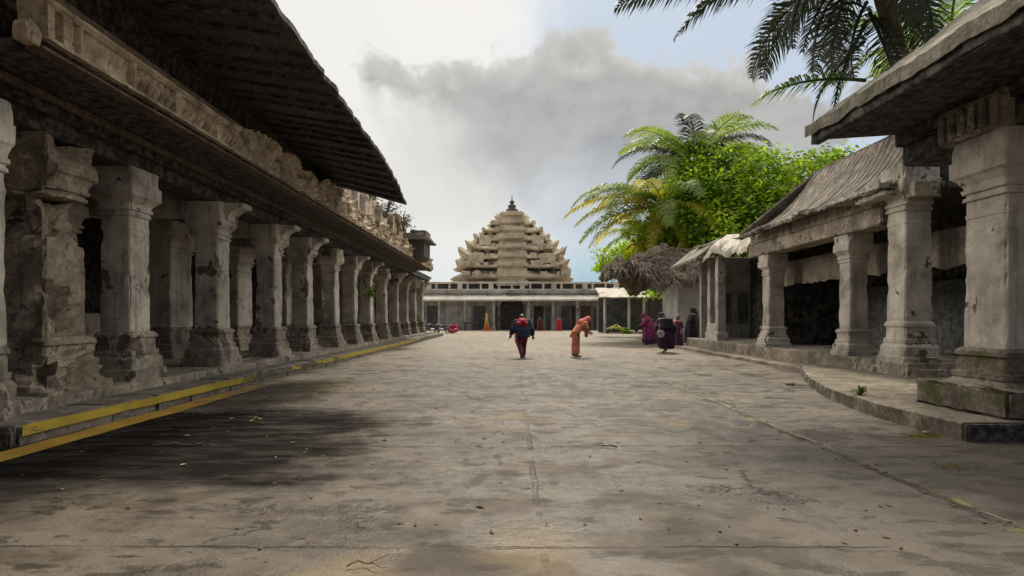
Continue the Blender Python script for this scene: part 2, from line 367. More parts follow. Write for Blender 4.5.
def tube(bm, pts, rad, n=8, cap=True):
    pts = [Vector(p) for p in pts]
    if not hasattr(rad, '__len__'): rad = [rad] * len(pts)
    rings = []
    for i, p in enumerate(pts):
        t = (pts[min(i + 1, len(pts) - 1)] - pts[max(i - 1, 0)]).normalized()
        s = t.cross(Vector((0.31, 0.2, 0.93)));
        if s.length < 0.05: s = t.cross(Vector((1, 0, 0)))
        s.normalize(); w = t.cross(s)
        rings.append([bm.verts.new(p + (s * math.cos(2 * math.pi * k / n) + w * math.sin(2 * math.pi * k / n)) * rad[i]) for k in range(n)])
    for i in range(len(rings) - 1):
        for k in range(n):
            bm.faces.new((rings[i][k], rings[i][(k + 1) % n], rings[i + 1][(k + 1) % n], rings[i + 1][k]))
    if cap:
        bm.faces.new(list(reversed(rings[0]))); bm.faces.new(rings[-1])
def lathe(bm, prof, cx=0, cy=0, n=20, wob=0.0, seed=0):
    rings = []
    for (z, r) in prof:
        rings.append([bm.verts.new((cx + math.cos(a) * r * (1 + wob * fb((math.cos(a), math.sin(a), z), 2, seed)),
                                    cy + math.sin(a) * r * (1 + wob * fb((math.cos(a), math.sin(a), z), 2, seed)), z))
                      for a in [2 * math.pi * k / n for k in range(n)]])
    for i in range(len(rings) - 1):
        for k in range(n): bm.faces.new((rings[i][k], rings[i][(k + 1) % n], rings[i + 1][(k + 1) % n], rings[i + 1][k]))
    bm.faces.new(list(reversed(rings[0]))); bm.faces.new(rings[-1])
TS = [-1, -0.9, -0.6, -0.2, 0.2, 0.6, 0.9]
def sqstack(bm, prof, cx, cy, amp=0.012, chip=0.06, seed=0.0, bite=0.0, dz=0.09, oct_=0.0):
    """a worn square shaft: profile of (z, half-width), chipped corners, noise skin"""
    P = []
    for i, (z, h) in enumerate(prof):
        if i:
            z0, h0 = prof[i - 1]; n = max(1, int((z - z0) / dz))
            for k in range(1, n): P.append((z0 + (z - z0) * k / n, h0 + (h - h0) * k / n))
        P.append((z, h))
    rings = []
    for (z, h) in P:
        ring = []
        for s in range(4):
            for t in TS:
                corner = abs(t) > 0.99; near = abs(t) > 0.85
                x, y = h, t * h
                p = Vector((cx + x, cy + y, z)) if s == 0 else Vector((cx - y, cy + x, z)) if s == 1 else Vector((cx - x, cy - y, z)) if s == 2 else Vector((cx + y, cy - x, z))
                d_ = fb(p, 2.0, seed) * amp + fb(p, 7.5, seed + 2, 3) * amp * 0.7
                if corner: d_ -= 0.014 + oct_ * h
                if near: d_ -= chip * max(0.0, fb(p, 2.7, seed + 5, 3) - 0.05) * (1.0 if corner else 0.55)
                if bite: d_ -= bite * max(0.0, fb(p, 1.15, seed + 11, 4) - 0.02)
                rad = Vector((p.x - cx, p.y - cy, 0)); L = rad.length
                k = max(0.35, 1 + d_ / max(h, 0.05))
                ring.append(bm.verts.new((cx + rad.x * k, cy + rad.y * k, z + (0.4 * d_ if bite else 0))))
        rings.append(ring)
    n = len(rings[0])
    for i in range(len(rings) - 1):
        for k in range(n):
            bm.faces.new((rings[i][k], rings[i][(k + 1) % n], rings[i + 1][(k + 1) % n], rings[i + 1][k]))
    bm.faces.new(list(reversed(rings[0]))); bm.faces.new(rings[-1])
def slab(bm, fn, nu, nv, th):
    """a sheet with real thickness: fn(i,j) -> top point, th -> thickness downwards"""
    A = [[Vector(fn(i, j)) for j in range(nv)] for i in range(nu)]
    T = [[bm.verts.new(p) for p in r] for r in A]
    B = [[bm.verts.new(p - Vector((0, 0, th))) for p in r] for r in A]
    for i in range(nu - 1):
        for j in range(nv - 1):
            bm.faces.new((T[i][j], T[i + 1][j], T[i + 1][j + 1], T[i][j + 1]))
            bm.faces.new((B[i][j], B[i][j + 1], B[i + 1][j + 1], B[i + 1][j]))
    for i in range(nu - 1):
        for j in (0, nv - 1): bm.faces.new((T[i][j], B[i][j], B[i + 1][j], T[i + 1][j]))
    for j in range(nv - 1):
        for i in (0, nu - 1): bm.faces.new((T[i][j], T[i][j + 1], B[i][j + 1], B[i][j]))

# ------------------------------------------------------------------ ground, road, pavements
bm = BM(); quadgrid(bm, lambda i, j: (-600 + 1200 * i / 12, -300 + 1500 * j / 12, -0.03), 13, 13); struct('ground', bm, M_pave)
bm = BM()
def roadz(x, y): return 0.02 * fb((x, y, 0), 0.35, 1, 3) + 0.004 * fb((x, y, 0), 2.0, 2, 3)
xs = [-8.0 + 0.3 * k for k in range(81)]; ys = [-6 + 0.3 * k for k in range(120)] + [30 + 1.2 * k for k in range(46)]
quadgrid(bm, lambda i, j: (xs[i], ys[j], roadz(xs[i], ys[j])), len(xs), len(ys)); struct('road', bm, M_road, True)

# left kerb in individual worn lengths, one structure
bm = BM(); yk = 6.95; k = 0
while yk < 50:
    L = 1.5 + 0.5 * random.random()
    if k and random.random() < 0.2: L *= 0.6
    rbox(bm, -6.92, -6.15, yk + 0.012, yk + L - 0.012, -0.05, 0.27 + 0.012 * random.uniform(-1, 1), 0.14, 0.014, 0.07, k * 1.7)
    yk += L; k += 1
kerb_l = struct('kerb', bm, M_kerb)
bm = BM()
YS = [7.0 + 0.2 * i for i in range(150)]
def kst(i, j):
    y = YS[i]; z = [0.125, 0.17, 0.22, 0.258][j]
    return (-6.125 + 0.006 * fb((0, y, z), 3), y, z + (0.012 * fb((0, y, z), 2, 4) if j in (0, 3) else 0))
slabpts = quadgrid(bm, kst, len(YS), 4)
ks = obj('kerb_paint', bm, M_yel, kerb_l)
M_endshade = stone('kerb end shade black', (0.010, 0.010, 0.011), (0.016, 0.015, 0.015), (0.035, 0.033, 0.03), amount=0.7)  # near-black colour puts shade onto the camera-facing kerb ends
bm = BM(); rbox(bm, -6.90, -6.17, 6.86, 6.955, -0.04, 0.262, 0.15, 0.006, 0.03, 2); obj('kerb_end_shade', bm, M_endshade, kerb_l)  # thin slab added to darken the end face like shade
bm = BM()
def yl(i, j):
    y = 3.2 + 0.15 * i
    return (-6.09 + 0.42 * j + 0.02 * fb((j, y, 0), 1.5, 6), y, roadz(-5.9, y) + 0.012)
quadgrid(bm, yl, 72, 2); struct('yellow_line', bm, M_yel2)
# raised floor of the left colonnade
bm = BM(); rbox(bm, -14.2, -6.86, -1, 50, -0.05, 0.42, 0.5, 0.012, 0.05, 31); struct('colonnade_floor', bm, M_base)

# right: near platform with mossy kerb, then stepped platform further on
def poly_platform(bm, edge, xr, z0, z1, seed, amp=0.03):
    """edge: list of (x,y) front edge; runs back to x=xr; front face roughened"""
    E = []
    for i in range(len(edge) - 1):
        (xa, ya), (xb, yb) = edge[i], edge[i + 1]; n = max(1, int(math.hypot(xb - xa, yb - ya) / 0.12))
        for k in range(n): E.append((xa + (xb - xa) * k / n, ya + (yb - ya) * k / n))
    E.append(edge[-1]); rows = []
    for i, (x, y) in enumerate(E):
        col = []
        zs = [z0, z0 + (z1 - z0) * 0.35, z0 + (z1 - z0) * 0.7, z1 - 0.02, z1]
        for j, z in enumerate(zs):
            o = amp * fb((x, y, z), 2.5, seed) + (0.03 + amp * max(0, fb((x, y, z), 3.0, seed + 4))) * (j == 4)
            col.append(Vector((x + o, y, z)))
        for f in (0.02, 0.1, 0.3, 0.6, 1.0):
            xx = x + 0.06 + (xr - x) * f
            col.append(Vector((xx, y, z1 + 0.012 * fb((xx, y, z1), 1.8, seed + 2))))
        rows.append(col)
    quadgrid(bm, lambda i, j: rows[i][j], len(rows), len(rows[0]))
    for idx in (0, -1):
        r = rows[idx]
        bm.faces.new([bm.verts.new(p) for p in r] + [bm.verts.new((xr, r[0].y, z0))])
bm = BM(); poly_platform(bm, [(5.85, 7.3), (5.88, 9.0), (6.15, 10.8), (6.75, 12.6), (7.6, 14.6), (8.56, 16.6)], 13.2, -0.05, 0.24, 3, 0.05)
pv1 = struct('pavement', bm, M_moss)
bm = BM(); rbox(bm, 5.87, 13.0, 7.22, 7.296, -0.04, 0.222, 0.2, 0.008, 0.04, 6); obj('kerb_end_shade', bm, M_endshade, pv1)  # added slab carrying the end-face shade in its colour
bm = BM(); poly_platform(bm, [(8.55, 13.0), (8.6, 20), (8.7, 28), (8.9, 40)], 13.4, -0.05, 0.13, 8, 0.03); struct('pavement_step', bm, M_pave)
bm = BM(); poly_platform(bm, [(9.15, 12.95), (9.2, 20), (9.3, 30)], 13.3, 0.0, 0.55, 12, 0.03); struct('pavement_terrace', bm, M_base)

# ------------------------------------------------------------------ left colonnade
hall = thing('colonnade_hall', 'long dark roofed stone colonnade with carved eave frieze along the left of the road', 'building', (-7.5, 7, 0))
def child(name, bm, mat, par, smooth=False):
    o = obj(name, bm, mat, par, smooth)
    o.matrix_parent_inverse = par.matrix_world.inverted() if par.parent is None else Matrix()
    return o
for _o in (hall,): pass
def placed(par):
    """inverse of the thing's own transform so that children may be modelled in world space"""
    return (Matrix.Translation(par.location) @ par.rotation_euler.to_matrix().to_4x4()).inverted()
def part(name, bm, mat, par, smooth=False):
    o = obj(name, bm, mat, par, smooth)
    if par.parent is None and par.type == 'EMPTY': o.matrix_parent_inverse = placed(par)
    return o

def pillar(par, cx, cy, z0=0.42, top=4.45, h=0.36, seed=0.0, mat=None, bmat=None, bite=0.0, corbel=1, cmat=None, basek=1.0, capk=1.0, amp=0.012):
    """shaft + base + capital, each a mesh of its own"""
    mat = mat or M_stone; bmat = bmat or M_base; cmat = cmat or mat
    s = (top - z0) / 4.03
    Z = lambda f: z0 + f * s
    bm = BM()
    sqstack(bm, [(Z(0.90), h * 1.0), (Z(1.0), h * 1.02), (Z(2.85), h * 0.97), (Z(2.86), h * 1.0), (Z(2.92), h * 1.0), (Z(2.93), h * 0.97), (Z(3.12), h * 0.97)], cx, cy, amp, 0.07, seed, bite, 0.09)
    sh = part('pillar', bm, mat, par)
    bm = BM(); b = h * basek
    sqstack(bm, [(Z(-0.03), b * 1.52), (Z(0.20), b * 1.50), (Z(0.21), b * 1.36), (Z(0.40), b * 1.33), (Z(0.47), b * 1.16), (Z(0.48), b * 1.2), (Z(0.56), b * 1.2),
                 (Z(0.57), b * 1.08), (Z(0.80), b * 1.07), (Z(0.81), b * 1.16), (Z(0.87), b * 1.14), (Z(0.92), b * 1.01)], cx, cy, 0.007, 0.05, seed + 20, bite * 1.2, 0.07)
    part('base', bm, bmat, sh)
    bm = BM()
    sqstack(bm, [(Z(3.12), h * 1.0), (Z(3.13), h * 1.09), (Z(3.18), h * 1.09), (Z(3.19), h * 1.02), (Z(3.23), h * 1.02), (Z(3.24), h * 1.13), (Z(3.30), h * 1.15), (Z(3.31), h * 1.06),
                 (Z(3.36), h * 1.08), (Z(3.46), h * 1.2 * capk), (Z(3.50), h * 1.32 * capk), (Z(3.74), h * 1.32 * capk), (Z(3.75), h * 1.24 * capk), (Z(4.03), h * 1.24 * capk)], cx, cy, 0.006, 0.09, seed + 40, bite * 0.6, 0.07)
    if corbel:
        for (ax, sg) in (('x', corbel),):
            pr = [(0, 0)]
            for k in range(9):
                a = k / 8 * math.pi / 2
                pr.append((0.08 + 0.36 * (1 - math.cos(a)), 0.30 * math.sin(a) + 0.02))
            pr += [(0.46, 0.36), (0.46, 0.44), (0, 0.44)]
            e = h * 1.23 * capk; zb = Z(4.03) - 0.445 * s
            w = h * 0.8
            if ax == 'x': prism(bm, [(cx + sg * (e + q[0] * s), zb + q[1] * s) for q in pr], 'y', cy - w, cy + w)
            else: prism(bm, [(cy + sg * (e + q[0] * s), zb + q[1] * s) for q in pr], 'x', cx - w, cx + w)
    part('capital', bm, cmat, sh)
    return sh

PY = [10.9, 14.06, 17.36, 20.1, 23.2, 26.0, 28.9, 32.3, 35.6, 38.9, 42.2, 45.5]
pillar(hall, -6.93, 7.18, 0.30, 4.45, 0.24, 1.0, M_stone2, corbel=0)
p1 = pillar(hall, -7.62, 9.05, 0.36, 4.45, 0.42, 2.3, M_brick, M_brick, bite=0.62, corbel=0, basek=1.1)
for i, y in enumerate(PY):
    pillar(hall, -7.52, y, 0.42, 4.45, 0.295, 5.0 + i, M_stone, M_base, bite=(0.0, 0.0, 0.03, 0.05, 0.14, 0.06, 0.0, 0.14, 0.05, 0.08, 0.06, 0.06)[i], corbel=(0, 1, 1, 1, 0, 1, 1, 0, 1, 1, 1, 1)[i], amp=0.004, capk=1.15, basek=1.16)
for i, y in enumerate([8.8, 12.3, 16.9, 20.9, 25.3, 30, 35, 40]):
    pillar(hall, -10.5, y, 0.42, 4.45, 0.56, 40.0 + i, M_stone2, M_base, corbel=0, basek=0.85, capk=0.95, amp=0.006)
# beams
bm = BM()
rbox(bm, -7.95, -7.18, 6.6, 48, 4.452, 4.72, 0.3, 0.012, 0.05, 3); rbox(bm, -7.95, -7.05, 6.6, 48, 4.722, 4.97, 0.3, 0.012, 0.06, 4)
rbox(bm, -11.4, -10.6, 2, 48, 4.452, 4.95, 0.5, 0.012, 0.05, 5)
part('long_beam', bm, M_nearblack, hall)
for y in [9.05] + PY:
    bm = BM(); rbox(bm, -10.58, -7.97, y - 0.28, y + 0.28, 4.12, 4.9, 0.3, 0.014, 0.06, y)
    part('cross_beam', bm, M_stone, hall)
bm = BM(); rbox(bm, -14.4, -14.0, -1, 49, 0.4, 5.0, 0.8, 0.02, 0.02, 7)
for yy0 in (-1.0, 48.6): rbox(bm, -14.0, -8.1, yy0, yy0 + 0.4, 0.43, 4.95, 0.8, 0.02, 0.02, 8)
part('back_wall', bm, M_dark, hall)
bm = BM(); rbox(bm, -13.4, -13.0, 13.5, 19.5, 0.42, 1.75, 0.4, 0.02, 0.06, 9); part('parapet_wall', bm, M_stone, hall)
bm = BM(); box(bm, -14.4, -7.06, -1, 49, 4.975, 5.15); part('ceiling', bm, M_nearblack, hall)
# projecting canopy: planked soffit
bm = BM()
for k in range(4):
    x1 = -7.04 + 0.33 * k
    rbox(bm, x1 + 0.008, x1 + 0.322, 6.85, 40, 4.955 + 0.012 * (k % 2), 5.05 + 0.012 * (k % 2), 0.6, 0.006, 0.01, 60 + k)
part('canopy_soffit', bm, M_nearblack, hall)
bm = BM(); rbox(bm, -6.99, -6.85, 6.85, 40, 4.84, 4.95, 0.5, 0.006, 0.02, 66); rbox(bm, -5.98, -5.74, 6.85, 40, 4.90, 4.952, 0.5, 0.006, 0.02, 67)
part('canopy_batten', bm, M_wood, hall)
# carved frieze along the canopy edge
bm = BM()
FY = [6.82 + 0.0275 * i for i in range(250)]
while FY[-1] < 40: FY.append(FY[-1] + 0.11)
FZ = [0.0, 0.05, 0.07, 0.11, 0.13, 0.2, 0.28, 0.36, 0.44, 0.52, 0.6, 0.68, 0.76, 0.80, 0.82, 0.86, 0.88, 0.95]
def frz(i, j):
    y, z = FY[i], FZ[j]
    ru = sm(y, 10.5, 14.5)
    dx_ = 0.0
    if z <= 0.11: dx_ += 0.07 if z < 0.06 else 0.045
    if z >= 0.80: dx_ += 0.06 if z >= 0.86 else 0.03
    if 0.13 <= z <= 0.76:
        yl_ = y - 6.82
        if yl_ < 0.55: dx_ += 0.04 if (yl_ % 0.275) < 0.16 else -0.05
        elif yl_ < 1.7: dx_ += -0.03 - 0.05 * math.sin(math.pi * (z - 0.13) / 0.63) if 0.63 < yl_ < 1.62 else 0.03
        else:
            ph = (yl_ % 0.165) / 0.165
            if (int(yl_ / 0.165) % 8) == 0: dx_ += 0.05
            else: dx_ += 0.15 * math.sin(math.pi * ph) ** 0.5 * (0.75 + 0.25 * math.cos((z - 0.45) * 13)) - 0.11
    lum = fb((0, y, z), 2.6, 3, 5) * 0.14 + fb((0, y, z), 7.5, 5, 4) * 0.12
    dx_ = dx_ * (1 - 0.75 * ru) + lum * ru + 0.008 * fb((0, y, z), 6, 8)
    zz = z
    if ru > 0 and z > 0.15:
        cut = ru * (0.18 + 0.38 * fb((0, y, 0), 0.9, 21, 5) + 0.22 * max(0, fb((0, y, 0), 3.2, 25, 3)))
        zz = 0.15 + (z - 0.15) * max(0.25, 1 - cut)
    zz *= 0.56 + 0.44 * sm(y, 10.8, 13.5)
    return Vector((-5.72 + dx_, y + 0.05 * ru * fb((2, y, z), 5, 9), 5.0 + zz))
vs = quadgrid(bm, frz, len(FY), len(FZ))
top = [r[-1].co.copy() for r in vs]
quadgrid(bm, lambda i, j: top[i] + Vector((-0.16 * j, 0, -0.05 * j * (1 + fb((0, FY[i], 3), 3)))), len(FY), 3)
quadgrid(bm, lambda i, j: (-5.66 - 0.24 * j, FY[i], 4.995), len(FY), 2)
bk = [Vector((top[i].x - 0.32, FY[i], top[i].z - 0.1)) for i in range(len(FY))]
quadgrid(bm, lambda i, j: bk[i] if j else Vector((-6.0, FY[i], 5.0)), len(FY), 2)
bm.faces.new([bm.verts.new(p) for p in (frz(0, 0), frz(0, len(FZ) - 1), (-6.04, 6.82, 5.48), (-6.0, 6.82, 5.0))])
part('frieze', bm, M_frieze, hall)
bm = BM(); rbox(bm, -5.92, -5.70, 6.62, 6.79, 4.88, 5.14, 0.06, 0.04, 0.1, 70)
part('corner_block', bm, M_frieze, hall)
bm = BM(); rbox(bm, -6.05, -5.66, 6.7, 11.4, 5.53, 5.58, 0.5, 0.006, 0.02, 72); rbox(bm, -5.98, -5.70, 6.6, 12.0, 5.582, 5.66, 0.5, 0.006, 0.02, 73)
part('frieze_rail', bm, M_wood, hall)
bm = BM(); rbox(bm, -6.75, -6.4, 0, 34, 5.16, 7.0, 0.6, 0.02, 0.05, 74); part('clerestory_wall', bm, M_nearblack, hall)
# upper roof: deep overhanging eave, drooping at its far end
def edge_h(y):
    if y < 8.3: return 6.35 + (8.3 - y) * 0.01
    if y < 15.4: return 6.35 - (y - 8.3) * 0.041
    return 6.06 - 0.62 * ((y - 15.4) / 3.7) ** 1.6
EY = [1 + 0.11 * i for i in range(165)]
def eave(i, j):
    y = EY[i]; f = [0, 0.03, 0.25, 0.5, 0.75, 1.0][j]
    x = -3.6 - 3.0 * f; h0 = edge_h(y)
    rz_ = h0 + (0.42 + 0.4 * (6.35 - h0)) * f
    return Vector((x + (0.05 * fb((j, y, 0), 2.2, 3, 5) + 0.05 * noise.noise(Vector((int(y / 0.22) * 3.7, 1, 0)))) * (j < 2), y, rz_ + 0.10 + (0.022 * math.sin(y * 57) + 0.03 * noise.noise(Vector((int(y / 0.22) * 5.1, 0, 3))) if j == 0 else 0.03 * fb((x, y, 0), 0.7, 8))))
bm = BM(); slab(bm, eave, len(EY), 6, 0.10); part('upper_roof_eave', bm, M_tile, hall)
bm = BM()
rj = random.Random(3)
for k in range(34):
    y = 1.2 + 0.55 * k + rj.uniform(-.1, .1)
    h0 = edge_h(y); h1 = h0 + 0.42 + 0.4 * (6.35 - h0)
    if y > 18.9: break
    a = Vector((-3.72, y, h0)); b = Vector((-6.55, y, h1))
    A = []
    for p in (a, b):
        for (oy, oz) in ((-0.11, -0.05), (0.11, -0.02), (0.11, 0.02), (-0.11, 0.02)): A.append(bm.verts.new(p + Vector((0, oy * (1 + 0.7 * noise.noise(Vector((k * 3.1, 0, 0)))), oz * (1 + 0.6 * noise.noise(Vector((k * 2.3, 5, 0)))))))) 
    for q in range(4): bm.faces.new((A[q], A[(q + 1) % 4], A[4 + (q + 1) % 4], A[4 + q]))
    bm.faces.new(A[:4][::-1]); bm.faces.new(A[4:])
part('rafters', bm, M_nearblack, hall)
def upper(i, j):
    y = EY[i]; e = eave(i, 5); f = j / 10
    dr = 1 - 0.9 * sm(y, 15.5, 19.1)
    x = -6.6 - 4.4 * f if f <= 1 else 0
    return Vector((x, y, e.z + 0.02 + 2.0 * f * dr))
bm = BM(); slab(bm, upper, len(EY), 11, 0.12)
def upper2(i, j):
    p = upper(i, 10 - j); return Vector((-22 - p.x, p.y, p.z + 0.002))
slab(bm, upper2, len(EY), 11, 0.12)
part('upper_roof', bm, M_tile, hall)
# broken upper storey beyond the roof
bm = BM()
y = 19.0; k = 0
while y < 32:
    L = random.uniform(0.5, 1.3); hh = 6.5 + 0.7 * fb((0, y, 0), 0.5, 2) + random.uniform(-0.25, 0.45) + 0.4 * (y < 24)
    rbox(bm, -6.9 + 0.1 * random.random(), -6.2 + 0.22 * random.random(), y, y + L, 5.16, hh, 0.22, 0.06, 0.2, 80 + k); y += L - 0.02; k += 1
part('ruined_parapet', bm, M_frieze, hall)
for k, (yp, hp) in enumerate(((19.6, 6.75), (21.2, 6.9), (22.4, 6.6), (25.0, 6.6))):
    bm = BM(); sqstack(bm, [(5.05, 0.2), (5.3, 0.2), (5.31, 0.15), (hp - 0.25, 0.15), (hp - 0.2, 0.22), (hp, 0.2)], -5.95, yp, 0.02, 0.08, 90 + k, 0.08, 0.1)
    part('parapet_post', bm, M_stone2, hall)
bm = BM()
rbox(bm, -6.9, -4.95, 32.2, 35.0, 6.25, 6.5, 0.3, 0.03, 0.12, 95)
rbox(bm, -6.9, -4.75, 32.0, 35.2, 6.12, 6.24, 0.3, 0.03, 0.12, 96)
part('kiosk_roof', bm, M_plank, hall)
bm = BM()
pr = [(-6.8, 4.95)] + [(-6.4 + 1.3 * math.sin(a), 5.15 - 0.28 * math.cos(a) + 0.1) for a in [k / 8 * math.pi / 2 for k in range(9)]] + [(-5.1, 6.1), (-6.8, 6.1)]
prism(bm, pr, 'y', 32.4, 34.8); part('kiosk_balcony', bm, M_tile, hall)
bm = BM(); rbox(bm, -5.9, -5.0, 32.6, 34.2, 6.5, 6.72, 0.2, 0.08, 0.2, 97); part('roof_rubble', bm, M_tile, hall)

# ------------------------------------------------------------------ right: near pavilion
pav = thing('corner_pavilion', 'near stone pavilion with mossy sloping roof and stepped pillar base at the right edge', 'building', (7.3, 8.25, 0.24))
pillar(pav, 7.32, 8.25, 0.24, 4.27, 0.37, 101.0, M_stone2, M_moss, corbel=0, basek=1.12, amp=0.006, capk=1.05)
pillar(pav, 7.32, 4.4, 0.02, 4.27, 0.37, 103.0, M_stone2, M_moss, corbel=0, basek=1.12)
bm = BM(); rbox(bm, 6.55, 8.1, 7.4, 9.1, 0.25, 0.62, 0.12, 0.035, 0.14, 105); part('plinth', bm, M_moss, pav)
bm = BM()
rbox(bm, 6.88, 7.75, 3.6, 9.9, 4.272, 4.62, 0.25, 0.015, 0.07, 106); rbox(bm, 6.80, 7.75, 3.6, 9.95, 4.622, 4.93, 0.25, 0.015, 0.07, 107)
part('beam', bm, M_nearblack, pav)
bm = BM(); rbox(bm, 6.72, 7.9, 7.66, 8.85, 4.275, 4.78, 0.12, 0.015, 0.07, 140)
for k in range(6): rbox(bm, 6.66, 6.718, 7.72 + 0.19 * k, 7.83 + 0.19 * k, 4.32, 4.7, 0.1, 0.006, 0.02, 108 + k)
part('impost_block', bm, M_base, pav)
bm = BM(); rbox(bm, 7.76, 12.4, 9.3, 9.8, 4.25, 4.9, 0.4, 0.02, 0.06, 120); part('cross_beam', bm, M_nearblack, pav)
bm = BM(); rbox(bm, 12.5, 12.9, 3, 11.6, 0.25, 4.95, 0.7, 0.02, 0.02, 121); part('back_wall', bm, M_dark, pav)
bm = BM()
def r1(i, j):
    y = 3.4 + 6.7 * i / 60; f = j / 24
    x = 5.3 + 4.0 * f
    rough = fb((x, y, 0), 2.2, 6, 5) * 0.05 + fb((x, y, 0), 9, 7, 3) * 0.022
    sag = -0.05 * math.sin(math.pi * i / 60) - 0.10 * math.sin(math.pi * f)
    e = 0.03 * fb((0, y, 0), 1.8, 13) if j == 0 else 0
    return Vector((x + e, y + (0.05 * fb((x, 0, 0), 2, 15) if i == 60 else 0), 5.06 + 3.0 * f + rough + sag))
slab(bm, r1, 61, 25, 0.20)
def r1b(i, j):
    y = 3.4 + 6.7 * i / 20; f = j / 8
    return Vector((9.28 + 4.3 * f, y, 8.05 - 3.0 * f))
slab(bm, r1b, 21, 9, 0.2)
part('roof', bm, M_thatch, pav)
bm = BM()
quadgrid(bm, lambda i, j: (5.42 + (7.0 - 5.42) * j / 2, 3.45 + 6.6 * i / 30, 4.80 + 0.05 * j - 0.01), 31, 3)
rbox(bm, 5.36, 5.52, 3.45, 10.06, 4.70, 4.97, 0.5, 0.012, 0.03, 150)
part('soffit', bm, M_nearblack, pav)
bm = BM(); prism(bm, [(6.9, 4.94), (13.1, 4.94), (9.3, 7.72)], 'y', 9.55, 9.75); prism(bm, [(6.9, 4.94), (13.1, 4.94), (9.3, 7.72)], 'y', 3.5, 3.7); part('gable', bm, M_nearblack, pav)

# ------------------------------------------------------------------ right: long porch house with boarded roof
por = thing('porch_house', 'porch house with curved weathered board roof and three pale pillars right of the road', 'building', (9.6, 17, 0.55))
tp = pillar(por, 9.66, 13.62, 0.43, 5.25, 0.33, 201.0, M_stone2, M_stone2, corbel=0, amp=0.006, capk=1.05)
pillar(por, 9.72, 15.95, 0.5, 3.95, 0.265, 203.0, M_stone2, M_stone2, corbel=0, amp=0.005, capk=1.1, basek=1.1)
pillar(por, 9.75, 20.9, 0.5, 3.95, 0.29, 205.0, M_stone2, M_stone2, corbel=0, amp=0.005, capk=1.1, basek=1.1)
bm = BM(); rbox(bm, 9.22, 10.15, 13.05, 14.2, 0.42, 0.66, 0.15, 0.02, 0.08, 210); rbox(bm, 9.1, 10.2, 12.9, 14.9, 0.15, 0.42, 0.15, 0.02, 0.1, 211); part('plinth', bm, M_base, por)
bm = BM(); rbox(bm, 9.30, 10.0, 14.1, 22.0, 3.955, 4.42, 0.3, 0.015, 0.06, 212); rbox(bm, 9.34, 9.98, 13.0, 22.0, 4.43, 4.80, 0.3, 0.015, 0.05, 213); part('beam', bm, M_base, por)
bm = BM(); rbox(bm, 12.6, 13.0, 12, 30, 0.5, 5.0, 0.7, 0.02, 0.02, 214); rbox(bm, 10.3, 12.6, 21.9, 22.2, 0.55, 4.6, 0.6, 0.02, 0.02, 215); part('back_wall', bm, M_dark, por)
bm = BM(); box(bm, 9.99, 13.0, 12.9, 22.2, 4.62, 4.78); part('ceiling', bm, M_nearblack, por)
RP = [(8.85, 4.80), (9.15, 4.90), (9.5, 5.10), (9.85, 5.40), (10.15, 5.78), (10.42, 6.24), (10.6, 6.72)]
bm = BM(); NB = 150
def r2(i, j):
    y = 13.55 + 8.3 * i / NB; (x, z) = RP[j]
    ymax = 21.85 - 2.2 * (j / 6) ** 0.8
    y = 13.55 + (ymax - 13.55) * i / NB
    k = int(y / 0.26); ph = (y / 0.26) % 1
    plank = 0.06 * (noise.noise(Vector((k * 3.7, 0, 0)))) + (-0.06 if ph < 0.16 else 0)
    rag = (0.20 * noise.noise(Vector((k * 5.1, 2, 0))) + 0.05 * fb((0, y, 0), 3)) if j == 0 else 0
    return Vector((x - rag, y, z + plank + rag * 0.4 + 0.02 * fb((x, y, z), 3)))
slab(bm, r2, NB + 1, 7, 0.09)
slab(bm, lambda i, j: Vector((10.58 + 2.6 * j / 4, 13.55 + (19.65 - 13.55) * i / 20, 6.72 - 1.8 * j / 4)), 21, 5, 0.1)
slab(bm, lambda i, j: Vector((RP[0][0] + 0.02 + (13.1 - RP[0][0]) * i / 10 if j == 0 else 10.6 + 0.3 * i / 10, 21.87 if j == 0 else 19.6, 4.88 if j == 0 else 6.72)), 11, 2, 0.08)
part('board_roof', bm, M_plank, por)
bm = BM(); prism(bm, [(9.4, 4.87), (13.0, 4.87), (10.6, 6.55)], 'y', 13.75, 13.9); part('gable', bm, M_nearblack, por)
bm = BM(); rbox(bm, 8.78, 9.5, 13.4, 15.6, 4.70, 4.84, 0.12, 0.06, 0.22, 220); rbox(bm, 8.95, 9.4, 13.45, 14.6, 4.55, 4.69, 0.12, 0.05, 0.2, 221); part('broken_cornice', bm, M_stone2, por)
bm = BM()
def val(i, j):
    y = 12.95 + 9.0 * i / 120
    zb = 2.85 + 0.10 * fb((0, y, 0), 1.2, 3) + 0.05 * fb((0, y, 0), 5, 4)
    return Vector((10.55 + 0.05 * math.sin(y * 9) * (1 - j / 6) + 0.03 * fb((0, y, j), 2), y, 3.75 + (zb - 3.75) * (1 - j / 6)))
quadgrid(bm, val, 121, 7)
part('canvas_valance', bm, M_cloth, por)
for k, (ya, yb) in enumerate(((15.2, 16.9), (18.2, 19.9))):
    bm = BM(); rbox(bm, 12.48, 12.58, ya, yb, 0.57, 2.7, 0.5, 0.006, 0.01, 230 + k)
    part('door', bm, M_door, por)

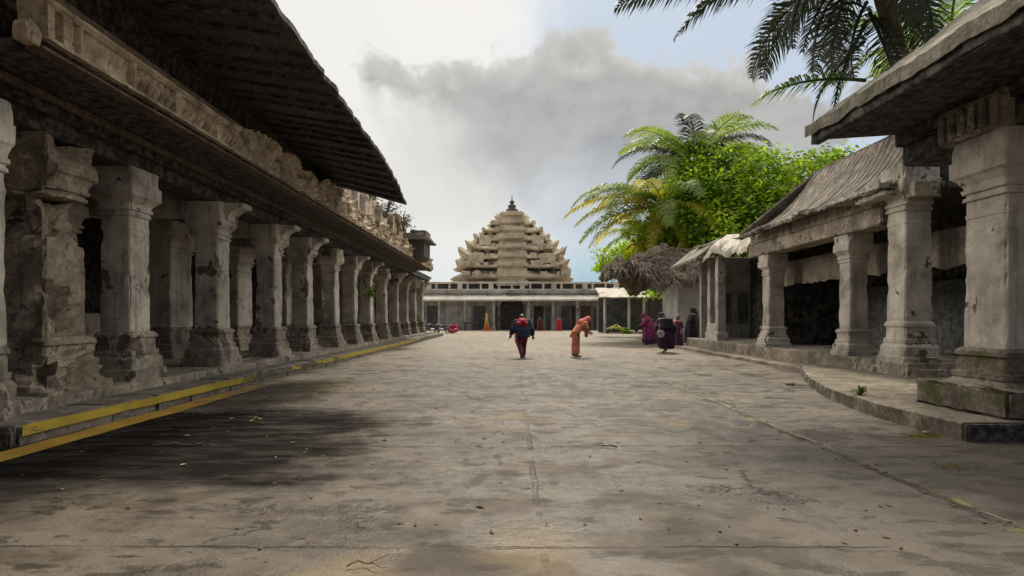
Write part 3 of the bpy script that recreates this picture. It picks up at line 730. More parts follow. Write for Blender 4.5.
# third house: ragged awning and open jambs
sho = thing('awning_shed', 'open shed under a ragged pale awning slab beyond the porch house', 'building', (10, 26, 0.55))
bm = BM()
def aw(i, j):
    f = i / 40; y = 22.0 + 5.2 * f; g = j / 6
    z0 = 4.12 + 0.75 * f - 0.5 * sm(f, 0.72, 1.0) + 0.30 * fb((0, y, 0), 2.6, 5, 5)
    z1 = 5.0 + 0.62 * f - 0.3 * sm(f, 0.8, 1.0)
    return Vector((9.2 + 0.9 * g * g + 0.14 * fb((g, y, 0), 2.2, 3, 5), y, z0 + (z1 - z0) * g))
slab(bm, aw, 41, 7, 0.07)
part('awning', bm, M_stone2, sho)
bm = BM()
slab(bm, lambda i, j: Vector((9.7 + 3.4 * j / 4, 21.95 + 8 * i / 12, 4.95 + 0.04 * i + 0.1 * j)), 13, 5, 0.12)
slab(bm, lambda i, j: Vector((8.9 + 1.2 * j / 4 + 0.05 * fb((i, j, 0), 1), 27.0 + 4.6 * i / 12, 4.55 - 0.12 * i / 12 + 0.95 * j / 4)), 13, 5, 0.12)
part('roof', bm, M_thatch, sho)
for k, (x, y) in enumerate(((9.75, 26.2), (10.15, 28.4))):
    bm = BM(); sqstack(bm, [(0.5, 0.26), (0.9, 0.26), (0.92, 0.19), (4.5, 0.18)], x, y, 0.015, 0.06, 240 + k); part('pillar', bm, M_stone2, sho)
bm = BM(); rbox(bm, 10.0, 13.0, 29.6, 29.9, 0.5, 4.8, 0.5, 0.02, 0.03, 245); part('back_wall', bm, M_tgrey, sho)
bm = BM(); rbox(bm, 9.8, 10.0, 26.5, 28.2, 0.5, 1.35, 0.3, 0.02, 0.06, 246); part('low_wall', bm, M_stone2, sho)
for k, x in enumerate((11.0, 11.9)):
    bm = BM(); rbox(bm, x, x + 0.55, 29.52, 29.58, 1.3, 2.9, 0.5, 0.004, 0.01, 250 + k); part('window_shutter', bm, M_door, sho)

# hut with dead palm thatch and a white wall
hut = thing('thatched_hut', 'white walled hut under a shaggy heap of dry palm thatch', 'hut', (10.5, 36, 0))
bm = BM(); rbox(bm, 10.35, 12.3, 35.0, 38.5, -0.05, 4.0, 0.5, 0.02, 0.03, 260); part('wall', bm, M_white, hut)
for k, (x, y) in enumerate(((11.6, 33.6), (12.35, 33.3))):
    bm = BM(); tube(bm, [(x, y, 0.0), (x + 0.03, y, 2.2), (x - 0.02, y, 4.3)], [0.15, 0.13, 0.12], 10); part('post', bm, M_stone2, hut)
bm = BM()
def th(i, j):
    a = i / 30; g = j / 10
    x = 6.3 + 6.9 * a
    ridge = 4.95 + 1.15 * sm(a, 0.0, 0.5) - 0.4 * sm(a, 0.8, 1)
    drop = (0.45 + 1.75 * sm(a, 0.1, 0.45) + 0.8 * fb((x, 0, 0), 0.7, 9)) * g ** 1.2
    return Vector((x, 37.2 - 3.6 * g + 0.25 * fb((x, g, 0), 0.9, 3), ridge - drop + 0.8 * fb((x, g * 3, 1), 1.0, 5)))
slab(bm, th, 31, 11, 0.25)
slab(bm, lambda i, j: (lambda p: Vector((p.x, 74.4 - p.y + 0.01, p.z)))(th(i, j)), 31, 11, 0.25)
part('thatch_bed', bm, M_deadleaf, hut)
bm = BM()
rnd = random.Random(4)
for k in range(2000):
    i = rnd.random() * 30; j = rnd.random() ** 0.7 * 10
    p = th(i, j) + Vector((rnd.uniform(-.1, .1), -0.05, 0.03))
    dirx = rnd.uniform(-0.8, 0.8); L = rnd.uniform(0.35, 1.0)
    dv = Vector((dirx, -0.5 - 0.3 * rnd.random(), -1.0 + 0.5 * rnd.random())).normalized()
    sv = dv.cross(Vector((0, -1, 0.4))).normalized() * rnd.uniform(0.02, 0.055)
    q = p + dv * L * 0.55 + Vector((0, -0.06, 0.08)); r_ = p + dv * L + Vector((0, 0, -0.1))
    a, b, c_, d_, e = [bm.verts.new(w) for w in (p - sv * .6, p + sv * .6, q + sv, q - sv, r_)]
    bm.faces.new((a, b, c_, d_)); bm.faces.new((d_, c_, e))
o = leafobj('thatch_fringe', bm, M_deadleaf, hut); o.matrix_parent_inverse = placed(hut)
bm = BM()
for (a, b) in (((6.3, 34.2, 4.5), (9.8, 33.9, 5.9)), ((9.3, 33.7, 3.9), (10.3, 34.3, 6.2)), ((8.2, 33.8, 3.9), (9.9, 33.9, 5.8)), ((10.2, 33.8, 5.8), (12.9, 33.6, 4.2))):
    tube(bm, [a, b], [0.07, 0.05], 7)
part('thatch_poles', bm, M_bark, hut)

# ------------------------------------------------------------------ temple at the end of the road
tem = thing('temple', 'pale tiered stone temple tower with finial rising behind a low arcade at the road end', 'temple', (0, 84, 0))
TX, TYc = 0.0, 84.0
def tier(bm, z0, z1, hw, hd, seed, tip=0.0, nseg=36):
    """one storey: stepped plan with central projection, overhanging moulded edge, upturned corners"""
    prof = [(0.0, 0.93), (0.14, 0.96), (0.20, 0.86), (0.46, 0.84), (0.52, 1.00), (0.58, 1.05), (0.72, 1.05), (0.76, 0.97), (0.86, 0.95), (0.90, 0.86), (1.0, 0.84)]
    plan = []
    steps = [(1.0, 0.0), (1.0, 0.42), (1.045, 0.42), (1.045, 0.18)]
    def side(sgnrot):
        return
    # plan outline as half-side list: (along, out)
    half_pts = [(-0.92, 0.92), (-0.66, 0.92), (-0.66, 0.97), (-0.36, 0.97), (-0.36, 1.04), (0.36, 1.04), (0.36, 0.97), (0.66, 0.97), (0.66, 0.92)]
    for s in range(4):
        for i in range(len(half_pts)):
            a = half_pts[i]; b_ = half_pts[(i + 1)] if i + 1 < len(half_pts) else (0.92, 0.92)
            n = max(1, int(abs(b_[0] - a[0]) / 0.08))
            for k in range(n):
                t, o_ = a[0] + (b_[0] - a[0]) * k / n, a[1] + (b_[1] - a[1]) * k / n
                plan.append([(t, -o_), (o_, t), (-t, o_), (-o_, -t)][s] if s in (0, 1) else [(t, -o_), (o_, t), (-t, o_), (-o_, -t)][s])
    rings = []
    for (fz, fs) in prof:
        ring = []
        for (px, py) in plan:
            cn = max(0.0, min(abs(px), abs(py)) - 0.6) / 0.32
            lift = tip * cn * cn * (1.0 if 0.5 < fz < 0.85 else 0.3)
            sc = fs + (0.05 * cn * tip if 0.5 < fz < 0.85 else 0)
            p = Vector((TX + px * hw * sc, TYc + py * hd * sc, z0 + (z1 - z0) * fz + lift))
            nz = fb(p, 0.55, seed, 5) * 0.22 + fb(p, 1.7, seed + 3, 4) * 0.14
            r_ = Vector((px, py, 0)).normalized()
            ring.append(bm.verts.new(p + r_ * nz + Vector((0, 0, nz * 0.5))))
        rings.append(ring)
    n = len(plan)
    for i in range(len(rings) - 1):
        for k in range(n): bm.faces.new((rings[i][k], rings[i][(k + 1) % n], rings[i + 1][(k + 1) % n], rings[i + 1][k]))
    bm.faces.new(rings[-1]); bm.faces.new(list(reversed(rings[0])))
tow = None
def zt(y, Y=76.5): return 1.6 + (318 - y) * Y / 560
def hx(w, Y=76.5): return w / 2 * Y / 560
tiers = [(286, 273, 120, 0.0), (273, 264, 114, 0.8), (264, 255, 106, 1.3), (255, 246, 93, 1.0), (246, 237, 78, 0.7), (237, 229, 62, 0.4), (229, 222, 46, 0.25), (222, 214, 32, 0.0)]
def yfront(w):
    Y = 76.0
    for _ in range(12): Y = TYc - hx(w, Y) * 0.86 * 1.04
    return Y
TF = [yfront(t_[2]) for t_ in tiers]
rnd = random.Random(11)
for k, (ya, yb, w, tip) in enumerate(tiers):
    Y = TF[k]; hw = hx(w, Y)
    bm = BM(); tier(bm, zt(ya, Y), zt(yb, Y) + 0.25, hw, hw * 0.86, 300 + k, tip)
    if k < 7:
        for q in range(22):
            fx = rnd.uniform(-0.95, 0.95); s_ = rnd.uniform(0.16, 0.40) * (1 - 0.05 * k); z = zt(yb, Y) + 0.1
            rbox(bm, TX + fx * hw - s_, TX + fx * hw + s_, TYc - hw * 0.86 + rnd.uniform(-.1, .3), TYc - hw * 0.86 + 0.9, z - 0.4, z + s_ * rnd.uniform(0.4, 1.3), 0.25, 0.09, 0.2, q + k * 30)
    yf_ = TYc - hw * 0.86 * 1.04
    za, zb_ = zt(ya, Y), zt(yb, Y) + 0.3; dzz = zb_ - za
    for (fa, fb_, ww, pr_) in ((0.0, 0.38, 0.40, 0.5), (0.38, 0.62, 0.36, 0.25), (0.62, 0.86, 0.42, 0.7), (0.86, 1.02, 0.36, 0.35)):
        ww2 = 2.1 * ww / 0.40 * (1 - 0.03 * k)
        rbox(bm, TX - ww2, TX + ww2, yf_ - pr_, yf_ + 1.5, za + dzz * fa, za + dzz * fb_ + 0.02, 0.35, 0.07, 0.16, 700 + k * 5 + fa)
    for sx in ((-1, 1) if k in (2, 4) else ()):
        c0_ = sx * hw * (0.66 + 0.05 * rnd.random()); ww3 = hw * 0.15
        rbox(bm, c0_ - ww3, c0_ + ww3, yf_ + 0.1, yf_ + 1.6, za + dzz * 0.1, za + dzz * 0.95, 0.3, 0.12, 0.3, 760 + k * 3 + sx)
    part('tower_tier', bm, M_temple, tem)
for k in range(2, 7):
    Y = TF[k]; hw = hx(tiers[k][2], Y); n_ = 12 - k
    for q in range(n_):
        fx = -0.86 + 1.72 * q / (n_ - 1)
        if abs(fx) * hw < 2.4: continue
        yf = TYc - hw * 0.86 * (0.92 * 0.86 if abs(fx) > 0.66 else 0.97 * 0.86 if abs(fx) > 0.36 else 1.04 * 0.86)
        za = zt(tiers[k][0], Y); hh_ = zt(tiers[k][1], Y) - za
        bm = BM(); box(bm, fx * hw - 0.24, fx * hw + 0.24, yf - 0.3, yf + 0.4, za + hh_ * 0.16, za + hh_ * 0.58)  # solid near-black box, recess shade put into its colour
        part('niche_shade', bm, M_dark, tem)
# solid near-black boxes paint in the shade of second-tier recesses
for k in range(13):
    if k in (5, 7): continue
    hw = hx(114, TF[1]); px = -6.4 + 12.8 * k / 12
    yf = TYc - hw * 0.86 * (0.84 if abs(px) > 0.64 * hw else 0.88 if abs(px) > 0.35 * hw else 0.95)
    bm = BM(); box(bm, px - 0.36, px + 0.36, yf - 0.25, yf + 0.3, zt(272.3, TF[1]), zt(268, TF[1]))
    part('niche_shade', bm, M_dark, tem)
bm = BM()
zt0 = zt(214.5, 82)
lathe(bm, [(zt0 - 0.2, 2.0), (zt0 + 0.15, 2.1), (zt0 + 0.35, 1.6), (zt0 + 0.5, 1.0), (zt0 + 0.9, 0.75)], TX, TYc, 24, 0.06, 5)
part('dome_cap', bm, M_temple, tem, True)
bm = BM()
z = zt(212, 84)
lathe(bm, [(z, 0.85), (z + 0.35, 0.9), (z + 0.5, 0.55), (z + 0.62, 0.5), (z + 0.75, 0.62), (z + 1.0, 0.6), (z + 1.1, 0.25), (z + 1.3, 0.22), (z + 1.42, 0.4), (z + 1.6, 0.36), (z + 1.72, 0.1), (z + 2.6, 0.03)], TX, TYc, 16)
part('finial', bm, M_tile, tem, True)
bm = BM(); tube(bm, [(7.35, 79.5, zt(252)), (7.5, 79.5, zt(247)), (7.8, 79.5, zt(243.5))], [0.22, 0.16, 0.05], 8); part('horn_finial', bm, M_tile, tem)

arc = thing('arcade', 'long low grey arcade with white parapet openings across the foot of the temple', 'building', (4, 75, 0))
AX0, AX1 = -14.0, 27.0
bm = BM(); rbox(bm, AX0, AX1, 75.2, 75.8, -0.05, 4.9, 0.8, 0.02, 0.02, 400); part('wall', bm, M_tgrey, arc)
bm = BM(); slab(bm, lambda i, j: Vector((AX0 + (AX1 - AX0) * i / 80, 73.4 + 1.9 * j / 3, 4.05 + 0.22 * j + 0.05 * fb((i * .5, j, 0), 1))), 81, 4, 0.22); part('canopy', bm, M_twhite, arc)
bm = BM(); rbox(bm, AX0, AX1, 74.95, 76.6, 4.92, 5.28, 0.8, 0.03, 0.05, 402); part('cornice', bm, M_tgrey, arc)
bm = BM(); rbox(bm, AX0, 15.5, 75.0, 75.5, 5.29, 5.5, 0.6, 0.02, 0.05, 403); rbox(bm, AX0, 15.5, 74.95, 75.55, 6.22, 6.45, 0.6, 0.03, 0.06, 404)
part('parapet_rail', bm, M_twhite, arc)
bm = BM(); box(bm, AX0, 15.5, 76.4, 76.6, 5.29, 6.4); part('parapet_back', bm, M_dark, arc)
px = -11.2; k = 0
while px < 15.5:
    w = 0.22 + 0.3 * ((k * 7) % 3 == 0)
    bm = BM(); sqstack(bm, [(5.5, w * 0.8), (5.55, w * 0.6), (6.12, w * 0.6), (6.22, w * 0.8)], px, 75.25, 0.02, 0.05, 410 + k, 0, 0.2); part('parapet_post', bm, M_twhite, arc)
    px += 1.05 + 0.35 * ((k * 5) % 3); k += 1
bm = BM()
A = [(math.cos(a) * 1.55, 3.1 + math.sin(a) * 1.25) for a in [math.pi * q / 12 for q in range(13)]]
prism(bm, [(-1.55, 0)] + [(x_, z_) for x_, z_ in reversed(A)] + [(1.55, 0)], 'y', 74.9, 75.22); part('arched_doorway', bm, M_dark, arc)
bm = BM()
for q in range(12):
    a0 = math.pi * q / 12; a1 = math.pi * (q + 1) / 12
    P4 = [(math.cos(a) * r_, 3.1 + math.sin(a) * r_ * 0.82) for a, r_ in ((a0, 1.58), (a1, 1.58), (a1, 1.95), (a0, 1.95))]
    prism(bm, P4, 'y', 74.7, 75.15)
part('arch_surround', bm, M_tgrey, arc)
for k, (x0, x1) in enumerate(((-11.4, -10.0), (-6.0, -5.5), (4.5, 5.2), (8.0, 8.5), (10.9, 11.3), (-2.3, -1.9), (1.9, 2.1), (17.0, 17.8), (-8.9, -7.2), (-5.2, -3.6), (2.9, 4.2), (6.6, 7.8), (9.2, 10.6), (12.4, 14.6), (15.6, 16.6), (18.4, 20.2))):
    bm = BM(); rbox(bm, x0, x1, 75.08, 75.19, 0.0, 3.2, 0.6, 0.004, 0.01, 420 + k)
    dr = part('door', bm, (M_door, M_dark, M_twhite, M_door, M_wood, M_white, M_door)[(k * 5) % 7], arc)
for k, x in enumerate((-11.8, -9.6, -6.2, -2.4, 2.2, 5.4, 8.6, 11.4, 15.1, 17.4, 21.5)):
    bm = BM(); sqstack(bm, [(0.0, 0.26), (0.4, 0.26), (0.42, 0.17), (3.7, 0.16), (3.85, 0.25), (4.05, 0.25)], x, 73.8, 0.01, 0.03, 430 + k, 0, 0.3); part('post', bm, M_tgrey if k % 2 else M_stone2, arc)
# wings: small roofs to the right of the arcade
can = thing('market_canopy', 'low pale plastic roofed lean-to between the arcade and the thatched hut', 'canopy', (13, 62, 0))
bm = BM(); slab(bm, lambda i, j: Vector((9.5 + 9.5 * i / 24, 60.0 + 4 * j / 4, 3.85 + 0.3 * j + 0.08 * fb((i * .4, j, 0), 1))), 25, 5, 0.12); part('roof', bm, M_stone2, can)
for x in (10.0, 12.6, 14.2, 17.0):
    bm = BM(); tube(bm, [(x, 60.3, 0), (x, 60.3, 3.9)], 0.14, 8); part('post', bm, M_white, can)
bm = BM(); rbox(bm, 9.8, 18.6, 63.6, 63.9, 0, 3.9, 0.8, 0.02, 0.02, 450); part('wall', bm, M_door, can)

# ------------------------------------------------------------------ vegetation
def frond_mesh(name, L, droop, rise, n=46, wid=0.9, hang=0.55, seed=0, tw=0.045):
    """a palm frond along +X: curved rachis, paired drooping leaflets"""
    rnd = random.Random(seed); bm = BM()
    pts = []; ang = rise; p = Vector((0, 0, 0)); N = 22
    for k in range(N + 1):
        pts.append(p.copy()); ang -= droop / N * (0.5 + 1.1 * k / N)
        p = p + Vector((math.cos(ang), 0, math.sin(ang))) * (L / N)
    tube(bm, pts, [0.05 * (1 - 0.85 * k / N) + 0.006 for k in range(N + 1)], 5)
    for k in range(n):
        f = 0.10 + 0.89 * k / (n - 1); q = f * N; i = min(N - 1, int(q)); P = pts[i].lerp(pts[i + 1], q - i)
        tg = (pts[i + 1] - pts[i]).normalized()
        l = wid * (math.sin(math.pi * min(1.0, 0.16 + 0.80 * f)) ** 0.75) * rnd.uniform(0.85, 1.12)
        for s in (1, -1):
            if rnd.random() < 0.05: continue
            out = (Vector((0, s, 0)) * 0.8 + tg * 0.62 + Vector((0, 0, 0.15 + rnd.uniform(-.18, .18)))).normalized()
            mid = P + out * l * 0.5
            dn = (out + Vector((0, 0, -hang * rnd.uniform(0.8, 1.8)))).normalized()
            tip = mid + dn * l * 0.55
            w = tg * tw * rnd.uniform(0.8, 1.2)
            a, b, c_, d_, e = [bm.verts.new(z) for z in (P - w * .7, P + w * .7, mid + w, mid - w, tip)]
            bm.faces.new((a, b, c_, d_)); bm.faces.new((d_, c_, e))
    me = bpy.data.meshes.new(name); bm.to_mesh(me); bm.free(); return me
FM = {}
def fmesh(kind, mat, **kw):
    key = (kind, mat.name, tuple(sorted(kw.items())))
    if key not in FM:
        me = frond_mesh('frond', **kw); me.materials.append(mat); FM[key] = me
    return FM[key]
def palm(label, base, crown, spec, trunk_r=0.2, group=None, bow=0.6):
    """spec: list of (azimuth deg from +X, length, rise deg, droop deg, material)"""
    t = thing('palm_tree', label, 'palm tree', base, 0, group)
    B, Cn = Vector((0, 0, 0)), Vector(crown) - Vector(base)
    bm = BM(); N = 26; pts = []; rad = []
    for k in range(N + 1):
        f = k / N; q = B.lerp(Cn, f) + Vector((-math.copysign(bow, Cn.x or 1) * math.sin(math.pi * f) * 0.5, 0, 0))
        pts.append(q); rad.append(trunk_r * (1.25 - 0.45 * f) * (1 + 0.06 * (k % 2)))
    tube(bm, pts, rad, 12); obj('trunk', bm, M_bark, t, True)
    rnd = random.Random(int(abs(crown[0]) * 100))
    bm = BM()
    for k in range(26):
        a = rnd.uniform(0, 6.28); r0 = trunk_r * 0.9; zz = rnd.uniform(-0.9, 0.1)
        p = Cn + Vector((math.cos(a) * r0, math.sin(a) * r0, zz)); q = p + Vector((math.cos(a) * 0.35, math.sin(a) * 0.35, 0.25))
        tube(bm, [p, q], [0.09, 0.05], 5)
    obj('crown_shaft', bm, M_bark, t)
    for i, (az, L, ri, dr, mat, *dz_) in enumerate(spec):
        me = fmesh('f', mat, L=L, droop=R(dr), rise=R(ri), n=int(30 + L * 6), wid=0.20 * L + 0.2, hang=0.6, seed=i % 5, tw=0.014 + 0.005 * L)
        o = bpy.data.objects.new('frond', me); C.objects.link(o); o.parent = t
        o.location = Cn + Vector((0.1 * math.cos(R(az)), 0.1 * math.sin(R(az)), dz_[0] if dz_ else 0)); o.rotation_euler = (rnd.uniform(-.25, .25), 0, R(az))
    return t
# near palm, crown above the right edge of the frame
palm('dark near palm with long drooping fronds hanging above the pavilion roof', (14.2, 18.0, 0), (9.7, 15.2, 11.75),
     [(178, 6.6, 2, 36, M_frondd), (185, 6.4, -4, 26, M_frondd), (171, 6.8, 4, 30, M_frondd), (181, 5.2, -10, 30, M_frondd), (198, 5.0, 20, 80, M_frondd), (160, 5.4, 5, 50, M_frondd), (188, 4.4, -26, 60, M_frondd), (190, 3.2, -50, 30, M_frondd),
      (215, 4.6, 10, 95, M_frondd), (235, 4.4, 20, 110, M_frondd), (260, 4.6, 10, 110, M_frondd), (285, 4.8, 25, 100, M_frondd), (310, 5, 15, 100, M_frond), (340, 5, 20, 100, M_frond), (10, 5, 25, 90, M_frond), (40, 5, 30, 100, M_frondd), (75, 5, 20, 100, M_frondd),
      (110, 4.6, 5, 95, M_frondd), (130, 4.4, -15, 70, M_frondd), (245, 3.8, -35, 60, M_frondd), (210, 3.8, -55, 40, M_frondd), (160, 3.8, -50, 50, M_frondd), (275, 3.8, -45, 60, M_frondd), (120, 3.6, -55, 40, M_frondd), (320, 3.6, -50, 40, M_frondd), (20, 3.6, -50, 40, M_frondd),
      (181, 3.2, 6, 40, M_frond, -3.7), (200, 2.6, -50, 40, M_frondd, -1.6), (170, 2.6, -60, 30, M_frondd, -2.2), (240, 2.6, -60, 30, M_frondd, -1.9), (300, 2.6, -60, 30, M_frondd, -2.0), (150, 2.4, -35, 50, M_frondd, -2.6)], 0.26)
palm('green palm rising just behind the mossy pavilion roof at top right', (17.5, 22, 0), (17.2, 22, 12.6),
     [(a, 4.6, (20, 45, 0)[i % 3], 95, M_frond) for i, a in enumerate(range(0, 360, 24))], 0.2)
# palms in the middle distance
palm('leaning palm with arching yellow and green fronds above the thatched hut', (13.2, 43, 0), (11.4, 42, 10.0),
     [(180, 7.6, 38, 88, M_frond), (172, 7.8, 22, 62, M_frondy), (190, 7.4, 10, 55, M_frondy), (200, 7.0, 30, 70, M_frond), (165, 7.0, 2, 55, M_frond), (186, 6.6, -8, 50, M_frondy), (215, 6.4, 25, 85, M_frond), (235, 6, 40, 90, M_frondy),
      (255, 6, 10, 80, M_frond), (280, 6, 35, 90, M_frond), (300, 6, 5, 80, M_frondy), (325, 6, 40, 95, M_frond), (350, 6.4, 20, 80, M_frond), (15, 6.4, 45, 95, M_frond), (40, 6, 15, 85, M_frond), (75, 6, 40, 90, M_frond), (110, 6, 20, 85, M_frond), (140, 6.4, 45, 95, M_frond),
      (230, 4.5, -35, 45, M_frondy), (200, 4.2, -45, 35, M_frondy), (300, 4.2, -40, 40, M_frondy), (160, 4.0, -50, 35, M_frondy)], 0.24)
palm('tall dark palm crown showing above the yellow palm', (15.4, 47, 0), (14.9, 46, 14.2),
     [(a, 7.2, (38, 15, 55, 0)[i % 4], 88, (M_frond, M_frondd, M_frond)[i % 3]) for i, a in enumerate(range(0, 360, 11))], 0.24)
palm('palm with a slim brown trunk left of the yellow palm', (13.9, 47, 0), (11.2, 47, 8.6),
     [(a, 4.8, (30, 5, 50)[i % 3], 90, (M_frondy, M_frond)[i % 2]) for i, a in enumerate(range(0, 360, 26))], 0.2)

def leaf(bm, p, n, up, s, rnd):
    t = n.cross(up)
    if t.length < 0.05: t = Vector((1, 0, 0))
    t.normalize(); b = n.cross(t).normalized()
    a0, a1, a2, a3 = p - t * s * .42, p + b * s * .62 - n * s * .1, p + t * s * .42, p - b * s * .62 - n * s * .1
    v = [bm.verts.new(q) for q in (a0, a1, a2, a3)]
    bm.faces.new((v[0], v[1], v[3])); bm.faces.new((v[1], v[2], v[3]))
def tree(name, label, base, height, clumps, nleaf, lsize, mats, group=None, cat='tree', trunk_r=0.25, seed=1):
    """clumps: (x,y,z,r) relative to base; leaves spread through them with gaps"""
    t = thing(name, label, cat, base, 0, group); rnd = random.Random(seed)
    bm = BM(); top = Vector((0, 0, height * 0.55))
    tube(bm, [(0, 0, -0.1), (0.1, 0, height * .2), (0, 0.1, height * .4), top], [trunk_r * 1.3, trunk_r, trunk_r * .9, trunk_r * .7], 10)
    for (x, y, z, r) in clumps:
        m_ = Vector((x * .5, y * .5, height * 0.5 + (z - height * .5) * .45)); tube(bm, [top - Vector((0, 0, height * .12)), m_, Vector((x, y, z))], [trunk_r * .5, trunk_r * .3, trunk_r * .1], 6)
    obj('trunk', bm, M_bark, t, True)
    tot = sum(c[3] ** 2 for c in clumps)
    bms = [BM() for _ in mats]
    for ci, (x, y, z, r) in enumerate(clumps):
        n = int(nleaf * r * r / tot); nt = max(5, int(n / 34))
        for q in range(nt):
            dv = Vector((rnd.gauss(0, 1), rnd.gauss(0, 1), rnd.gauss(0, 1))).normalized()
            rr = r * (0.45 + 0.6 * rnd.random() ** 0.6) * (1 + 0.25 * fb(dv * 1.5, 1.0, ci))
            tc = Vector((x, y, z)) + Vector((dv.x * rr, dv.y * rr, dv.z * rr * 0.85))
            sp = r * rnd.uniform(0.10, 0.22) + lsize * 0.6
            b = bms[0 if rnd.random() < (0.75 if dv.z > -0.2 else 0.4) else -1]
            for w in range(34):
                p = tc + Vector((rnd.gauss(0, sp), rnd.gauss(0, sp), rnd.gauss(0, sp * .6)))
                nrm = (Vector((rnd.gauss(0, .6), rnd.gauss(0, .6), 0.8)) + dv * .5).normalized()
                leaf(b, p, nrm, Vector((rnd.uniform(-1, 1), rnd.uniform(-1, 1), -.3)), lsize * rnd.uniform(.6, 1.3), rnd)
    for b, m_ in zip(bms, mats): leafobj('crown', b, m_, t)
    return t
tree('broadleaf_tree', 'bright yellow green bushy tree behind the porch house roof', (18.5, 42, 0), 12,
     [(-4.6, -1, 8.6, 2.5), (-2.4, -2, 10.2, 2.7), (0.4, -1, 11.6, 2.6), (3.4, 0, 11.9, 2.5), (5.8, 0, 12.3, 2.2), (-5.6, 0, 6.4, 2.4), (-3.0, -3, 7.4, 2.6), (0, -3, 8.2, 2.9), (3.5, -2, 8.8, 2.8), (7, 0, 9.6, 2.8), (8.6, 0, 11.4, 2.0), (-1.4, 0, 5.2, 2.6), (3, 0, 5.6, 2.8), (-6.2, 1, 9.8, 1.6), (-2.6, 0, 12.4, 2.3), (-5.0, 0, 11.2, 2.0), (-7.4, 1, 8.0, 2.0)],
     46000, 0.27, [M_leaf, M_leaf2], seed=3)
tree('broadleaf_tree', 'pale green loose bush showing left of the thatched hut roof', (16.2, 52, 0), 7,
     [(-6.8, 0, 7.0, 1.5), (-5.4, 0, 7.8, 1.6), (-4.2, 0, 6.8, 1.6), (-7.4, 0, 6.4, 1.0), (-3.0, 0, 7.6, 1.5)], 4200, 0.26, [M_leaf, M_leaf], seed=5, trunk_r=0.14)
tree('broadleaf_tree', 'dark green tree filling the gap behind the broad bright tree', (22, 52, 0), 13,
     [(-6, 0, 8, 3), (-2, 0, 9, 3.4), (3, 0, 9.5, 3.4), (8, 0, 10, 3.4), (-8, 0, 5.5, 2.6), (0, 0, 5, 3.2)], 6500, 0.36, [M_leaf2, M_leaf], seed=9)
def shrub(label, loc, r, n, mat, seed, ls=0.09, group=None):
    t = thing('shrub', label, 'shrub', loc, 0, group); rnd = random.Random(seed)
    bm = BM()
    tips = []
    for k in range(14):
        a = rnd.uniform(0, 6.28); e = rnd.uniform(0.2, 1.4); q = Vector((math.cos(a) * math.cos(e), math.sin(a) * math.cos(e), math.sin(e))) * r * rnd.uniform(.7, 1.15)
        tube(bm, [(0, 0, -0.05), q * .5 + Vector((0, 0, .05)), q], [0.018, 0.012, 0.005], 4); tips.append(q)
    obj('stem', bm, M_bark, t)
    bm = BM()
    for k in range(n):
        q = rnd.choice(tips) * rnd.uniform(0.35, 1.05) + Vector((rnd.gauss(0, r * .12), rnd.gauss(0, r * .12), rnd.gauss(0, r * .1)))
        leaf(bm, q, Vector((rnd.gauss(0, 1), rnd.gauss(0, 1), 1)).normalized(), Vector((rnd.uniform(-1, 1), rnd.uniform(-1, 1), 0)), ls * rnd.uniform(.6, 1.3), rnd)
    leafobj('foliage', bm, mat, t)
    return t
shrub('dry scrub sprouting on the ruined parapet nearest the upper roof', (-6.1, 23.2, 6.5), 0.9, 420, M_dry, 1)
shrub('dry scrub sprouting midway along the ruined parapet', (-6.0, 26.6, 6.4), 1.0, 480, M_dry, 2)
shrub('dry scrub sprouting on the ruined parapet beside the overhanging kiosk', (-5.9, 30.2, 6.3), 1.0, 480, M_dry, 3)
shrub('small dark green plant rooted on a colonnade pillar', (-7.0, 27.3, 2.6), 0.55, 260, M_leaf2, 4)
shrub('low weeds on the kerb corner by the pavilion pillar', (6.15, 9.9, 0.24), 0.16, 120, M_leaf2, 5, 0.03)
shrub('leafy plant spilling over the market canopy roof', (13.2, 59.9, 4.0), 1.0, 500, M_leaf, 6, 0.16)
shrub('second leafy plant on the market canopy roof nearer the hut', (15.4, 59.9, 4.0), 1.1, 500, M_leaf, 7, 0.16)
shrub('low green growth in front of the market canopy', (11.4, 56.5, 0.0), 0.7, 360, M_leaf2, 8, 0.14)

